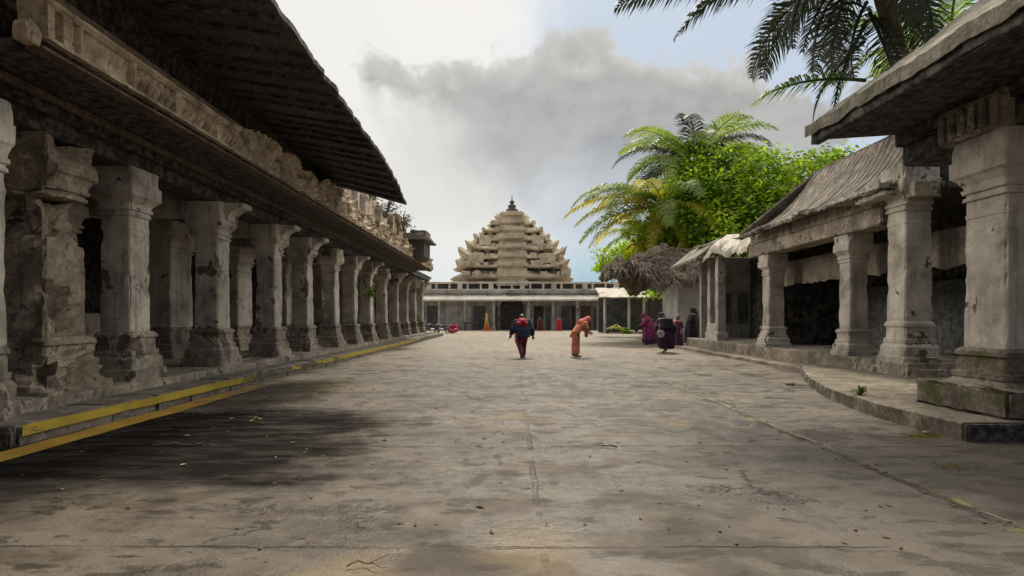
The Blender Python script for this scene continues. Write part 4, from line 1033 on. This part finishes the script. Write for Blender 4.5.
# ------------------------------------------------------------------ people
def fuse(name, caps, voxel, mat, parent, fold=None, smooth_it=3):
    """tapered capsules fused into ONE continuous surface"""
    bm = BM()
    for (a, ra, b, rb) in caps:
        a, b = Vector(a), Vector(b)
        for (p, r) in ((a, ra), (b, rb)):
            r3 = r if hasattr(r, '__len__') else (r, r, r)
            bmesh.ops.create_icosphere(bm, subdivisions=2, radius=1.0, matrix=Matrix.Translation(p) @ Matrix.Diagonal((*r3, 1)))
        if (b - a).length > 1e-4:
            ra_ = ra if not hasattr(ra, '__len__') else min(ra); rb_ = rb if not hasattr(rb, '__len__') else min(rb)
            N = max(2, int((b - a).length / (0.6 * max(min(ra_, rb_), 0.012))))
            for k in range(1, N):
                f = k / N
                if hasattr(ra, '__len__') or hasattr(rb, '__len__'):
                    A3 = ra if hasattr(ra, '__len__') else (ra,) * 3; B3 = rb if hasattr(rb, '__len__') else (rb,) * 3
                    r3 = [A3[i] + (B3[i] - A3[i]) * f for i in range(3)]
                else: r3 = [ra + (rb - ra) * f] * 3
                bmesh.ops.create_icosphere(bm, subdivisions=2, radius=1.0, matrix=Matrix.Translation(a.lerp(b, f)) @ Matrix.Diagonal((*r3, 1)))
    me = bpy.data.meshes.new(name); bm.to_mesh(me); bm.free()
    tmp = bpy.data.objects.new('tmp', me); C.objects.link(tmp)
    md = tmp.modifiers.new('r', 'REMESH'); md.mode = 'VOXEL'; md.voxel_size = voxel; md.use_smooth_shade = True
    m2 = tmp.modifiers.new('s', 'SMOOTH'); m2.iterations = smooth_it; m2.factor = 0.5
    dg = bpy.context.evaluated_depsgraph_get(); ev = tmp.evaluated_get(dg)
    out = bpy.data.meshes.new_from_object(ev); bpy.data.objects.remove(tmp); bpy.data.meshes.remove(me)
    if fold:
        for vtx in out.vertices:
            c = vtx.co; a = math.atan2(c.y - fold[2], c.x - fold[1]); amp = fold[0] * sm(fold[3] - c.z, 0, 0.9)
            k = 1 + amp * (math.sin(a * 9 + 3 * c.z) + 0.5 * math.sin(a * 17 - 5 * c.z))
            c.x = fold[1] + (c.x - fold[1]) * k; c.y = fold[2] + (c.y - fold[2]) * k
    out.materials.clear(); out.materials.append(mat)
    out.polygons.foreach_set('use_smooth', [True] * len(out.polygons))
    out.name = name
    o = bpy.data.objects.new(name, out); C.objects.link(o); o.parent = parent
    return o
M_skin = flat('brown skin', (0.20, 0.115, 0.075), 0.55, 0.12, 20)
M_hair = flat('black hair', (0.012, 0.011, 0.011), 0.5)
M_eye = flat('eye white', (0.6, 0.58, 0.55), 0.3, 0.05)
def cl(n, c, var=0.3): return flat(n, c, 0.85, var, 5)
M_navy = cl('navy cloth', (0.012, 0.018, 0.045)); M_red = cl('red cloth', (0.40, 0.018, 0.035)); M_maroon = cl('dark red cloth', (0.10, 0.012, 0.018))
M_pinks = cl('salmon cloth', (0.55, 0.16, 0.11)); M_orange = cl('orange sari cloth', (0.58, 0.21, 0.13)); M_coral = cl('coral veil', (0.66, 0.17, 0.13))
M_purple = cl('magenta purple cloth', (0.19, 0.018, 0.085)); M_plum = cl('dark plum cloth', (0.045, 0.012, 0.05)); M_blackc = cl('black cloth', (0.007, 0.007, 0.011), 0.4)
M_bag = cl('pale grey bag', (0.42, 0.38, 0.36)); M_pink = cl('pink cloth', (0.42, 0.02, 0.09))

def L(a, b, f): return tuple(a[i] + (b[i] - a[i]) * f for i in range(3))
def hand(wr, dirv, curl, side):
    """palm + five fingers as capsules; side = +1 right / -1 left"""
    w = Vector(wr); d_ = Vector(dirv).normalized(); s = d_.cross(Vector((0, 1, 0.2)));
    if s.length < .1: s = Vector((1, 0, 0))
    s = s.normalized(); nrm = d_.cross(s).normalized()
    pc = w + d_ * 0.075
    caps = [(w, 0.026, w + d_ * .03, 0.028)]
    for k in range(4):
        o_ = (k - 1.5) * 0.019
        kb = pc + s * o_ + d_ * (0.012 - 0.004 * abs(k - 1.2)); caps.append((w + d_ * 0.02 + s * o_ * .6, 0.014, kb, 0.012))
        ln = (0.030, 0.036, 0.034, 0.026)[k]
        m_ = kb + (d_ + nrm * curl * .5).normalized() * ln; tp_ = m_ + (d_ * (1 - curl) + nrm * curl).normalized() * ln * .8
        caps += [(kb, 0.010, m_, 0.009), (m_, 0.009, tp_, 0.0075)]
    tb = w + d_ * .03 + s * .024; tm = tb + (s * .7 + d_ * .7).normalized() * .035; caps += [(tb, 0.013, tm, 0.011), (tm, 0.011, tm + (d_ + nrm * .3).normalized() * .028, 0.009)]
    return caps
def body_caps(J):
    c = []
    c += [(J['pelvis'], (0.145, 0.105, 0.11), J['waist'], (0.125, 0.09, 0.1)), (J['waist'], (0.125, 0.09, 0.1), J['chest'], (0.155, 0.105, 0.13)),
          (J['chest'], (0.13, 0.09, 0.1), J['neck'], 0.058), (J['neck'], 0.055, J['head'], 0.062)]
    hd = Vector(J['head']); fw = Vector(J['face']).normalized(); up = (hd - Vector(J['neck'])).normalized()
    up = (up - fw * up.dot(fw)).normalized() if abs(up.dot(fw)) < .95 else Vector((0, 0, 1)); sd_ = fw.cross(up)
    c += [(hd + up * .035, 0.088, hd + up * .04 - fw * .03, 0.086), (hd + fw * .015 - up * .03, 0.068, hd + fw * .04 - up * .07, 0.045), (hd + fw * .088 + up * .012, 0.012, hd + fw * .108 - up * .022, 0.015), (hd + fw * .083 - up * .055, 0.018, hd + fw * .083 - up * .055 + sd_ * .001, 0.018)]
    for s in (1, -1): c += [(hd + sd_ * s * .088 + up * .005, 0.016, hd + sd_ * s * .09 - up * .03, 0.013)]
    for sfx, s in (('R', 1), ('L', -1)):
        c += [(L(J['chest'], J['sh' + sfx], .5), 0.075, J['sh' + sfx], 0.062), (J['sh' + sfx], 0.056, J['el' + sfx], 0.041), (J['el' + sfx], 0.040, J['wr' + sfx], 0.027)]
        c += hand(J['wr' + sfx], J.get('hd' + sfx, Vector(J['wr' + sfx]) - Vector(J['el' + sfx])), J.get('curl', 0.45), s)
        c += [(J['hip' + sfx], 0.092, J['kn' + sfx], 0.058), (J['kn' + sfx], 0.056, J['an' + sfx], 0.036), (J['an' + sfx], 0.040, J['toe' + sfx], 0.030)]
    return c
def joints(**kw):
    J = dict(pelvis=(0, 0, .95), waist=(0, .01, 1.08), chest=(0, .01, 1.30), neck=(0, .0, 1.46), head=(0, .025, 1.575), face=(0, 1, 0),
             shR=(.185, 0, 1.39), elR=(.24, -.02, 1.10), wrR=(.26, .07, .86), shL=(-.185, 0, 1.39), elL=(-.24, -.02, 1.10), wrL=(-.26, .07, .86),
             hipR=(.09, 0, .90), knR=(.10, .02, .50), anR=(.10, -.02, .075), toeR=(.12, .14, .032), hipL=(-.09, 0, .90), knL=(-.10, .02, .50), anL=(-.10, -.02, .075), toeL=(-.12, .14, .032))
    J.update(kw); return J
def person(label, loc, rz, J, sc=1.0, group=None, wide=1.15):
    t = thing('person', label, 'person', loc, rz, group); t.scale = (sc * wide, sc * wide, sc)
    fuse('body', body_caps(J), 0.0085, M_skin, t)
    hd = Vector(J['head']); fw = Vector(J['face']).normalized(); up = (hd - Vector(J['neck'])).normalized(); up = (up - fw * up.dot(fw)); up = up.normalized() if up.length > .1 else Vector((0, 0, 1)); sd_ = fw.cross(up)
    for s in (1, -1):
        bm = BM(); bmesh.ops.create_icosphere(bm, subdivisions=2, radius=0.013, matrix=Matrix.Translation(hd + fw * .083 + up * .012 + sd_ * s * .032)); obj('eye', bm, M_eye, t, True)
    return t, hd, fw, up, sd_
def hair(t, hd, fw, up, bun=False):
    c = [(hd + up * .055 - fw * .012, 0.094, hd + up * .03 - fw * .035, 0.09), (hd - fw * .05 - up * .02, 0.07, hd - fw * .05 - up * .06, 0.05)]
    if bun: c.append((hd - fw * .12 + up * .02, 0.045, hd - fw * .13 + up * .02, 0.045))
    return fuse('hair', c, 0.012, M_hair, t)
def veil(t, hd, fw, up, mat, nk, back):
    c = [(hd + up * .05 - fw * .02, 0.112, hd + up * .0 - fw * .04, 0.112), (hd - fw * .06 - up * .03, 0.10, Vector(nk) - fw * .05, 0.12), (Vector(nk) - fw * .04, 0.13, back, 0.16)]
    return fuse('veil', c, 0.016, mat, t)

# 1 the walker in navy, seen from behind, bowed forward
J = joints(chest=(0, .16, 1.28), waist=(0, .05, 1.08), neck=(0, .26, 1.42), head=(0, .33, 1.52), face=(0, .8, -.5), shR=(.20, .17, 1.37), shL=(-.20, .17, 1.37),
           elR=(.31, .08, 1.08), wrR=(.35, .12, .82), elL=(-.31, .06, 1.10), wrL=(-.38, .12, .86), knR=(.06, .18, .52), anR=(.05, .06, .09), toeR=(.06, .20, .035), knL=(-.10, -.02, .50), anL=(-.05, -.28, .13), toeL=(-.04, -.16, .03))
t, hd, fw, up, sd_ = person('person in a bulky navy jacket walking away up the road, red scarf on the back', (0.42, 22.6, 0), R(2), J, 1.06)
hair(t, hd, fw, up)
fuse('jacket', [((0, 0.0, .82), (.27, .19, .1), (0, .06, 1.06), (.29, .21, .15)), ((0, .06, 1.06), (.29, .21, .15), (0, .15, 1.33), (.28, .18, .13)), ((0, .16, 1.33), (.25, .15, .1), (0, .24, 1.42), .10)] +
     [c for s in (1, -1) for c in (((s * .2, .17, 1.36), .115, (s * .31, .08, 1.09), .11), ((s * .31, .08, 1.09), .105, (s * (.345 if s > 0 else .37), .11, .88 if s > 0 else .91), .08))], 0.018, M_navy, t, (0.03, 0, 0.05, 1.7))
fuse('scarf', [((-.13, .0, 1.30), .09, (.10, .0, 1.30), .09), ((-.05, -.03, 1.26), .075, (.02, -.03, 1.38), .09), ((0, .18, 1.46), (.13, .1, .06), (0, .10, 1.42), (.15, .1, .07))], 0.016, M_red, t)
fuse('trousers', [((0, 0, .92), (.17, .13, .1), (0, 0, .84), (.17, .13, .1))] + [c for s, k, a in ((1, J['knR'], J['anR']), (-1, J['knL'], J['anL'])) for c in (((s * .09, 0, .88), .125, k, .10), (k, .10, (a[0], a[1], a[2] + .06), .07))], 0.016, M_maroon, t)
fuse('side_cloth', [((-.22, -.02, .86), (.05, .10, .06), (-.20, -.02, .62), (.05, .09, .06)), ((-.20, -.02, .62), (.045, .09, .06), (-.14, -.04, .40), (.03, .05, .04))], 0.014, M_pinks, t, None)
fuse('shoes', [c for a, b in ((J['anR'], J['toeR']), (J['anL'], J['toeL'])) for c in (((a[0], a[1] - .03, a[2] - .02), .052, b, .042),)], 0.012, M_black, t)

# 2 the woman in orange, stooping forward to the right
J = joints(pelvis=(0, -.02, .93), waist=(0, .06, 1.06), chest=(0, .26, 1.24), neck=(0, .38, 1.34), head=(0, .48, 1.40), face=(0, .85, -.55), shR=(.18, .30, 1.30), shL=(-.18, .30, 1.30),
           elR=(.22, .36, 1.02), wrR=(.14, .56, .92), elL=(-.22, .36, 1.02), wrL=(-.12, .58, .90), knR=(.10, .04, .50), knL=(-.09, -.02, .50), anL=(-.08, -.10, .08), toeL=(-.09, .06, .032))
t, hd, fw, up, sd_ = person('person in an orange sari and coral veil stooping forward on the road', (2.62, 22.9, 0), R(-72), J, 1.08, wide=1.02)
veil(t, hd, fw, up, M_coral, J['neck'], (0, .22, 1.30))
fuse('sari', [((0, 0, .95), (.20, .17, .12), (0, .08, 1.08), (.18, .15, .12)), ((0, .08, 1.08), (.18, .15, .12), (0, .27, 1.26), (.20, .13, .12)), ((0, .27, 1.27), (.19, .12, .1), (0, .35, 1.31), .09), ((0, 0, .93), (.17, .15, .1), (0, -.02, .14), (.17, .15, .05))] +
     [((s * .18, .30, 1.29), .08, (s * .21, .35, 1.12), .07) for s in (1, -1)], 0.016, M_orange, t, (0.05, 0, 0, 1.1))
fuse('sari_end', [((.05, .42, 1.12), (.14, .07, .1), (.02, .40, .80), (.13, .05, .06)), ((-.12, .12, 1.22), .07, (-.14, -.14, .80), .06)], 0.016, M_pinks, t)

# 3..5 the group at the right
J = joints(chest=(0, .10, 1.28), neck=(0, .18, 1.43), head=(0, .24, 1.54), face=(0, 1, -.3), elR=(.24, .14, 1.10), wrR=(.12, .36, 1.02), elL=(-.24, .14, 1.10), wrL=(-.10, .38, 1.00))
t, hd, fw, up, sd_ = person('person in a magenta purple robe and veil at the left of the robed group', (8.15, 33.2, 0), R(62), J, 1.12, wide=1.32)
veil(t, hd, fw, up, M_purple, J['neck'], (0, .0, 1.25))
fuse('robe', [((0, .08, 1.34), (.24, .17, .1), (0, .03, 1.05), (.31, .25, .15)), ((0, .03, 1.05), (.31, .25, .15), (0, 0, .55), (.33, .29, .1)), ((0, 0, .55), (.33, .29, .1), (0, 0, .10), (.29, .25, .06))] + [((s * .18, .05, 1.33), .11, (s * .24, .16, 1.10), .11) for s in (1, -1)] + [((s * .24, .16, 1.10), .10, (s * .13, .34, 1.03), .07) for s in (1, -1)], 0.018, M_purple, t, (0.04, 0, 0, 1.5))
fuse('robe_hem', [((0, 0, .34), (.34, .31, .05), (0, 0, .10), (.315, .28, .06))], 0.02, M_plum, t, (0.04, 0, 0, 1.5))
J = joints(chest=(0, .10, 1.28), neck=(0, .16, 1.43), head=(0, .22, 1.54), face=(-.3, 1, -.25), elR=(.25, .06, 1.10), wrR=(.16, .28, .94), elL=(-.27, .0, 1.12), wrL=(-.26, .16, .90), knR=(.09, .12, .5), anR=(.10, .10, .08), toeR=(.11, .26, .032), anL=(-.1, -.14, .1), toeL=(-.1, 0, .032))
t, hd, fw, up, sd_ = person('person in black veil and plum robe, nearest of the robed group, beside a pale bag', (7.05, 25.8, 0), R(20), J, 1.10, wide=1.32)
veil(t, hd, fw, up, M_blackc, J['neck'], (0, .0, 1.20))
fuse('robe', [((0, .08, 1.34), (.24, .17, .1), (0, .03, 1.05), (.31, .25, .15)), ((0, .03, 1.05), (.31, .25, .15), (0, 0, .62), (.33, .28, .1)), ((0, 0, .62), (.33, .28, .1), (.05, 0, .20), (.25, .24, .06))] + [((s * .18, .05, 1.33), .11, (s * .25, .05, 1.10), .11) for s in (1, -1)] + [((.25, .06, 1.10), .10, (.16, .24, .98), .07), ((-.26, .0, 1.12), .10, (-.26, .12, .95), .07)], 0.018, M_plum, t, (0.05, 0, 0, 1.5))
fuse('shawl', [((0, -.04, 1.38), (.24, .18, .1), (0, -.08, 1.05), (.30, .22, .1)), ((.1, -.08, 1.1), (.24, .2, .1), (.22, -.05, .85), (.16, .15, .1))], 0.018, M_blackc, t, (0.04, 0, 0, 1.5))
t2 = thing('shoulder_bag', 'pale grey cloth bag held by the person in plum robe', 'bag', (6.78, 25.45, 0.0), R(15))
fuse('pouch', [((-.08, 0, .92), (.13, .08, .14), (.08, 0, .88), (.13, .08, .16)), ((0, 0, .80), (.16, .09, .1), (0, 0, .98), (.12, .06, .08))], 0.014, M_bag, t2)
bm = BM(); tube(bm, [(-.10, 0, 1.02), (-.06, .06, 1.2), (.02, .16, 1.38), (.10, .14, 1.2), (.12, 0, 1.0)], 0.016, 6); obj('strap', bm, M_bag, t2)
J = joints(head=(0, .03, 1.575), elR=(.22, .06, 1.12), wrR=(.08, .24, 1.06), elL=(-.22, .06, 1.12), wrL=(-.06, .25, 1.04))
t, hd, fw, up, sd_ = person('person fully robed in black at the right of the robed group by white wall', (10.05, 31.0, 0.12), R(70), J, 1.20, wide=1.32)
veil(t, hd, fw, up, M_blackc, J['neck'], (0, -.06, 1.22))
fuse('robe', [((0, .0, 1.36), (.25, .18, .1), (0, .0, 1.05), (.33, .27, .15)), ((0, 0, 1.05), (.33, .27, .15), (0, 0, .5), (.37, .32, .1)), ((0, 0, .5), (.37, .32, .1), (0, 0, .10), (.36, .32, .06))] + [((s * .18, .0, 1.33), .11, (s * .23, .06, 1.10), .12) for s in (1, -1)], 0.018, M_blackc, t, (0.04, 0, 0, 1.5))
t2 = thing('backpack', 'black backpack on the back of the black robed person by the white wall', 'bag', (10.42, 30.9, 0.12), R(70))
fuse('pack', [((-.13, 0, 1.42), (.13, .13, .1), (.13, 0, 1.42), (.13, .13, .1)), ((-.13, 0, 1.0), (.14, .15, .12), (.13, 0, 1.0), (.14, .15, .12)), ((0, 0, 1.0), (.2, .15, .1), (0, 0, 1.42), (.2, .13, .1))], 0.02, M_blackc, t2)
t, hd, fw, up, sd_ = person('person with pink shawl walking behind the plum robed one', (8.95, 30.2, 0.02), R(120), joints(), 1.0)
hair(t, hd, fw, up, True)
fuse('robe', [((0, .0, 1.36), (.21, .14, .1), (0, .0, 1.0), (.23, .18, .15)), ((0, 0, 1.0), (.23, .18, .15), (0, 0, .12), (.28, .24, .06))] + [((s * .18, .0, 1.33), .085, (s * .24, -.02, 1.10), .08) for s in (1, -1)], 0.018, M_plum, t, (0.05, 0, 0, 1.3))
fuse('shawl', [((-.12, .0, 1.40), .10, (.14, .03, 1.38), .10), ((.1, .1, 1.34), .07, (.12, .14, 1.05), .07)], 0.016, M_pinks, t)

# far people before the arcade
def sit_j(): return joints(pelvis=(0, 0, .16), waist=(0, .02, .32), chest=(0, .05, .55), neck=(0, .07, .71), head=(0, .10, .82), shR=(.185, .05, .64), shL=(-.185, .05, .64), elR=(.26, .14, .40), elL=(-.26, .14, .40), wrR=(.18, .36, .36), wrL=(-.18, .36, .36),
                           hipR=(.10, 0, .14), hipL=(-.10, 0, .14), knR=(.34, .34, .30), knL=(-.34, .34, .30), anR=(.06, .42, .07), anL=(-.06, .46, .07), toeR=(-.08, .46, .04), toeL=(.08, .5, .04))
t, hd, fw, up, sd_ = person('person with black hair in pink clothes sitting on the ground near the parked motorbikes', (-6.0, 58, 0), R(170), sit_j(), 1.35)
hair(t, hd, fw, up, True)
fuse('dress', [((0, 0, .2), (.2, .17, .1), (0, .05, .58), (.2, .14, .1)), ((0, .1, .2), (.24, .22, .1), (.30, .32, .26), .12), ((0, .1, .2), (.24, .22, .1), (-.30, .32, .26), .12), ((.30, .33, .27), .12, (.06, .42, .12), .09), ((-.30, .33, .27), .12, (-.06, .45, .12), .09)] + [((s * .18, .05, .62), .085, (s * .25, .13, .42), .075) for s in (1, -1)], 0.02, M_pink, t)
t, hd, fw, up, sd_ = person('person in a red dress standing before the arcade right of the navy walker', (5.75, 69, 0), R(180), joints(), 1.0)
hair(t, hd, fw, up)
fuse('dress', [((0, .0, 1.36), (.24, .16, .1), (0, .0, 1.0), (.28, .2, .15)), ((0, 0, 1.0), (.28, .2, .15), (0, 0, .12), (.36, .3, .06))] + [((s * .18, .0, 1.33), .1, (s * .27, -.02, 1.10), .1) for s in (1, -1)], 0.022, M_red, t, (0.04, 0, 0, 1.3))
t, hd, fw, up, sd_ = person('person in dark red cloth by the arcade, half hidden by the navy walker', (3.5, 70, 0), R(165), joints(), 1.0)
hair(t, hd, fw, up)
fuse('dress', [((0, .0, 1.36), (.24, .16, .1), (0, .0, 1.0), (.28, .2, .15)), ((0, 0, 1.0), (.28, .2, .15), (0, 0, .12), (.34, .28, .06))] + [((s * .18, .0, 1.33), .1, (s * .27, -.02, 1.10), .1) for s in (1, -1)], 0.022, M_maroon, t, (0.04, 0, 0, 1.3))

# ------------------------------------------------------------------ motorbikes, market bits
def torus(bm, c, Rm, r, n=24, m=8):
    c = Vector(c); vs = [[bm.verts.new(c + Vector((0, (Rm + r * math.cos(b)) * math.cos(a), (Rm + r * math.cos(b)) * math.sin(a))) + Vector((r * math.sin(b), 0, 0))) for b in [2 * math.pi * j / m for j in range(m)]] for a in [2 * math.pi * i / n for i in range(n)]]
    for i in range(n):
        for j in range(m): bm.faces.new((vs[i][j], vs[(i + 1) % n][j], vs[(i + 1) % n][(j + 1) % m], vs[i][(j + 1) % m]))
def motorbike(label, loc, rz, tank):
    t = thing('motorbike', label, 'motorbike', loc, rz, 'motorbikes parked at the end of the colonnade')
    for yw in (-.63, .63):
        bm = BM(); torus(bm, (0, yw, .30), .25, .05); w = obj('wheel', bm, M_black, t, True)
        bm = BM()
        for k in range(8): tube(bm, [(0, yw, .30), (0, yw + .22 * math.cos(k * .785), .30 + .22 * math.sin(k * .785))], .012, 4)
        tube(bm, [(-.06, yw, .3), (.06, yw, .3)], .04, 8); obj('rim', bm, M_chrome, w)
    bm = BM(); tube(bm, [(0, .63, .3), (0, .45, .75), (0, .38, .98)], .035, 8); tube(bm, [(0, -.63, .3), (0, -.2, .42), (0, .3, .40), (0, .42, .8)], .035, 8); tube(bm, [(0, -.75, .72), (0, .4, .78)], .03, 8); obj('frame', bm, M_black, t)
    fuse('engine', [((0, -.05, .40), (.14, .16, .14), (0, .2, .42), (.13, .14, .15))], .025, M_chrome, t)
    fuse('fuel_tank', [((0, .02, .80), (.12, .14, .09), (0, .32, .86), (.14, .15, .11))], .025, tank, t)
    fuse('seat', [((0, -.12, .80), (.13, .13, .06), (0, -.68, .84), (.12, .12, .06))], .025, M_black, t)
    bm = BM(); tube(bm, [(-.36, .24, 1.04), (-.15, .38, 1.02), (.15, .38, 1.02), (.36, .24, 1.04)], .02, 6); obj('handlebar', bm, M_black, t)
    bm = BM(); bmesh.ops.create_icosphere(bm, subdivisions=2, radius=.09, matrix=Matrix.Translation((0, .52, .92))); obj('headlight', bm, M_chrome, t, True)
    bm = BM(); rbox(bm, -.06, .06, -.95, -.6, .52, .58, .2, .004, .01); obj('mudguard', bm, tank, t)
    return t
motorbike('black motorbike parked last in the row, nearest the sitting person', (-7.2, 57.5, 0), R(70), M_black)
motorbike('dark blue motorbike parked in the middle of the row', (-8.2, 58.2, 0), R(55), M_navy)
motorbike('dark red motorbike parked behind the last colonnade pillar', (-9.4, 59.0, 0), R(60), M_maroon)
t = thing('tall_cone', 'tall orange and yellow cone standing before the arcade wall', 'cone', (-3.2, 70.5, 0))  # plain cone shape standing for an unidentified tall orange and yellow object
bm = BM(); lathe(bm, [(0.16, .34), (0.75, .26), (0.76, .26)], 0, 0, 20); obj('lower_band', bm, flat('plain cone orange', (0.62, 0.17, 0.03), .6, .15), t, True)
bm = BM(); lathe(bm, [(0.762, .26), (1.35, .16), (2.25, .04)], 0, 0, 20); obj('upper_band', bm, flat('yellow plastic', (0.62, 0.36, 0.05), .6, .15), t, True)
bm = BM(); rbox(bm, -.6, .6, -.6, .6, 0.0, .16, .2, .01, .04); obj('foot', bm, flat('red orange foot', (0.55, 0.12, 0.04), .6, .2), t)
t = thing('bench', 'dark low bench against the arcade wall left of the cone', 'bench', (-5.4, 73.2, 0))
bm = BM(); rbox(bm, -1.0, 1.0, -.25, .25, .9, 1.05, .3, .01, .03); obj('seat', bm, M_tile, t)
for s in (1, -1):
    bm = BM(); rbox(bm, s * .8 - .08, s * .8 + .08, -.2, .2, 0, .9, .3, .01, .03); obj('leg', bm, M_tile, t)
t = thing('market_stall', 'low stall heaped with yellow and green produce right of the stooping person', 'stall', (10.6, 57.2, 0))
bm = BM(); rbox(bm, -.95, .95, -.5, .5, .32, .42, .25, .01, .03); obj('table_top', bm, M_tile, t)
for sx in (1, -1):
    for sy in (1, -1):
        bm = BM(); rbox(bm, sx * .8 - .05, sx * .8 + .05, sy * .38 - .05, sy * .38 + .05, 0, .32, .2, .006, .02); obj('leg', bm, M_tile, t)
t2 = thing('produce_heap', 'heap of yellow and green fruit lying on the low stall', 'fruit', (10.6, 57.2, .42))
rnd = random.Random(2)
for mname, col, n in (('yellow_fruit', (.55, .40, .04), 40), ('green_fruit', (.12, .22, .03), 34)):
    bm = BM()
    for k in range(n):
        a = rnd.uniform(0, 6.28); q = rnd.random() ** .6
        bmesh.ops.create_icosphere(bm, subdivisions=1, radius=rnd.uniform(.08, .13), matrix=Matrix.Translation((math.cos(a) * q * .8, math.sin(a) * q * .42, .08 + (1 - q) * .45 * rnd.random())))
    obj(mname, bm, flat(mname, col, .5, .3, 8), t2, True)
# sacks by the stall
t = None
for k, (x, y, lab) in enumerate(((11.9, 56.8, 'pale sack slumped beside the produce stall'), (13.2, 57.5, 'pale sack lying furthest right of the produce stall'))):
    s_ = thing('sack', lab, 'sack', (x, y, 0), k * 1.2, 'sacks by the stall')
    fuse('cloth', [((-.3, 0, .2), (.3, .25, .2), (.3, .05, .18), (.25, .22, .18)), ((.3, .05, .2), .12, (.55, .05, .28), .07)], .03, M_bag, s_)

# ------------------------------------------------------------------ loose things on the road
rnd = random.Random(21)
def leafthing(x, y, s, a, mat, lab, grp):
    bm = BM(); n = 7
    z = roadz(x, y) + 0.012
    rows = []
    for k in range(n):
        f = k / (n - 1); w = math.sin(math.pi * min(1, f * .92 + .04)) * s * .28
        c = Vector(((f - .5) * s, 0, .25 * s * (f - .5) ** 2))
        rows.append([bm.verts.new(c + Vector((0, q * w, abs(q) * w * .35))) for q in (-1, 0, 1)])
    for k in range(n - 1):
        for q in range(2): bm.faces.new((rows[k][q], rows[k][q + 1], rows[k + 1][q + 1], rows[k + 1][q]))
    o = leafobj('fallen_leaf', bm, mat); o.location = (x, y, z); o.rotation_euler = (0, 0, a)
    return tag(o, lab, 'leaf', grp)
for k in range(46):
    if k < 26: x, y = rnd.gauss(-4.4, 1.0), rnd.uniform(8.5, 13.5); x = max(-5.9, x)
    else: x, y = rnd.uniform(-5, 3.6), rnd.uniform(4.3, 14)
    leafthing(x, y, rnd.uniform(.05, .12), rnd.uniform(0, 6.28), M_fallen if k % 3 else M_fallen2, 'small dry leaf lying on the road surface', 'fallen leaves on the road')
def twig(label, p, L_, a, r=.012):
    bm = BM(); pts = [Vector((f * L_ - L_ / 2, .04 * math.sin(f * 5), .015 + .02 * math.sin(f * 7) ** 2)) for f in [k / 8 for k in range(9)]]
    tube(bm, pts, [r * (1 - .6 * k / 8) for k in range(9)], 6)
    tube(bm, [pts[4], pts[4] + Vector((.12, .10, .02))], [r * .6, r * .3], 5)
    o = obj('twig', bm, M_bark); o.location = (p[0], p[1], roadz(*p) + .006); o.rotation_euler = (0, 0, a); return tag(o, label, 'twig')
twig('dark forked twig lying at the front of the road', (-0.92, 3.56), .26, .05, .006)
twig('long pale stick lying across the dark patch', (-4.0, 7.0), .95, .02, .012)
twig('short dark twig right of the road centre', (1.15, 6.9), .30, 2.6)
bm = BM(); rnd = random.Random(5)
for k in range(1500):
    if k < 500: x, y = rnd.gauss(-4.6, .9), rnd.gauss(11.0, 1.2)
    elif k < 750: x, y = 3.86 + rnd.gauss(0, .09), rnd.uniform(4, 14)
    else: x, y = rnd.uniform(-6, 5.5), rnd.uniform(3.6, 20)
    if x < -6.3: continue
    z = roadz(x, y) + .004; s = rnd.uniform(.004, .02); a = rnd.uniform(0, 3.14)
    v_ = [bm.verts.new((x + math.cos(a + q) * s * (1 + (qi % 2)), y + math.sin(a + q) * s * (1 + (qi % 2)), z + (.012 if qi % 2 else .002))) for qi, q in enumerate((0, 1.57, 3.14, 4.71))]
    vt = bm.verts.new((x, y, z + s * .5))
    for q in range(4): bm.faces.new((v_[q], v_[(q + 1) % 4], vt))
o = leafobj('litter', bm, M_fallen); o['kind'] = 'stuff'
o['label'] = 'fine crumbs of leaf and bark strewn over the road'
for k, (x, y, s, lab) in enumerate(((5.72, 7.7, .06, 'small loose stone against the near mossy kerb'), (6.6, 13.3, .10, 'loose broken stone where the mossy kerb bends away'))):
    bm = BM(); bmesh.ops.create_icosphere(bm, subdivisions=3, radius=1.0)
    for v_ in bm.verts: v_.co = Vector((v_.co.x * s, v_.co.y * s * .8, v_.co.z * s * .5)) * (1 + .35 * fb(v_.co, 1.2, k))
    o = obj('stone', bm, M_moss, None, True); o.location = (x, y, (.24 if x > 6 and y < 12 else 0) + s * .3); tag(o, lab, 'stone')
bm = BM(); rnd = random.Random(8)
for (cx_, cy_, n, r_) in ((5.55, 7.55, 260, .22), (4.75, 6.0, 120, .25)):
    for k in range(n):
        x, y = rnd.gauss(cx_, r_ * .6), rnd.gauss(cy_, r_ * .4)
        if x > 5.8 and y > 7.2: continue
        h_ = rnd.uniform(.01, .04); a = rnd.uniform(0, 6.28); z = roadz(x, y)
        q = [bm.verts.new(p) for p in ((x - .006, y, z), (x + .006, y, z), (x + math.cos(a) * .02, y + math.sin(a) * .02, z + h_))]
        bm.faces.new(q)
o = leafobj('moss', bm, leafmat('moss and grass blades', (.12, .12, .02), (.26, .22, .03), 8, .3)); o['kind'] = 'stuff'; o['label'] = 'thin moss and grass growing at the kerb foot'
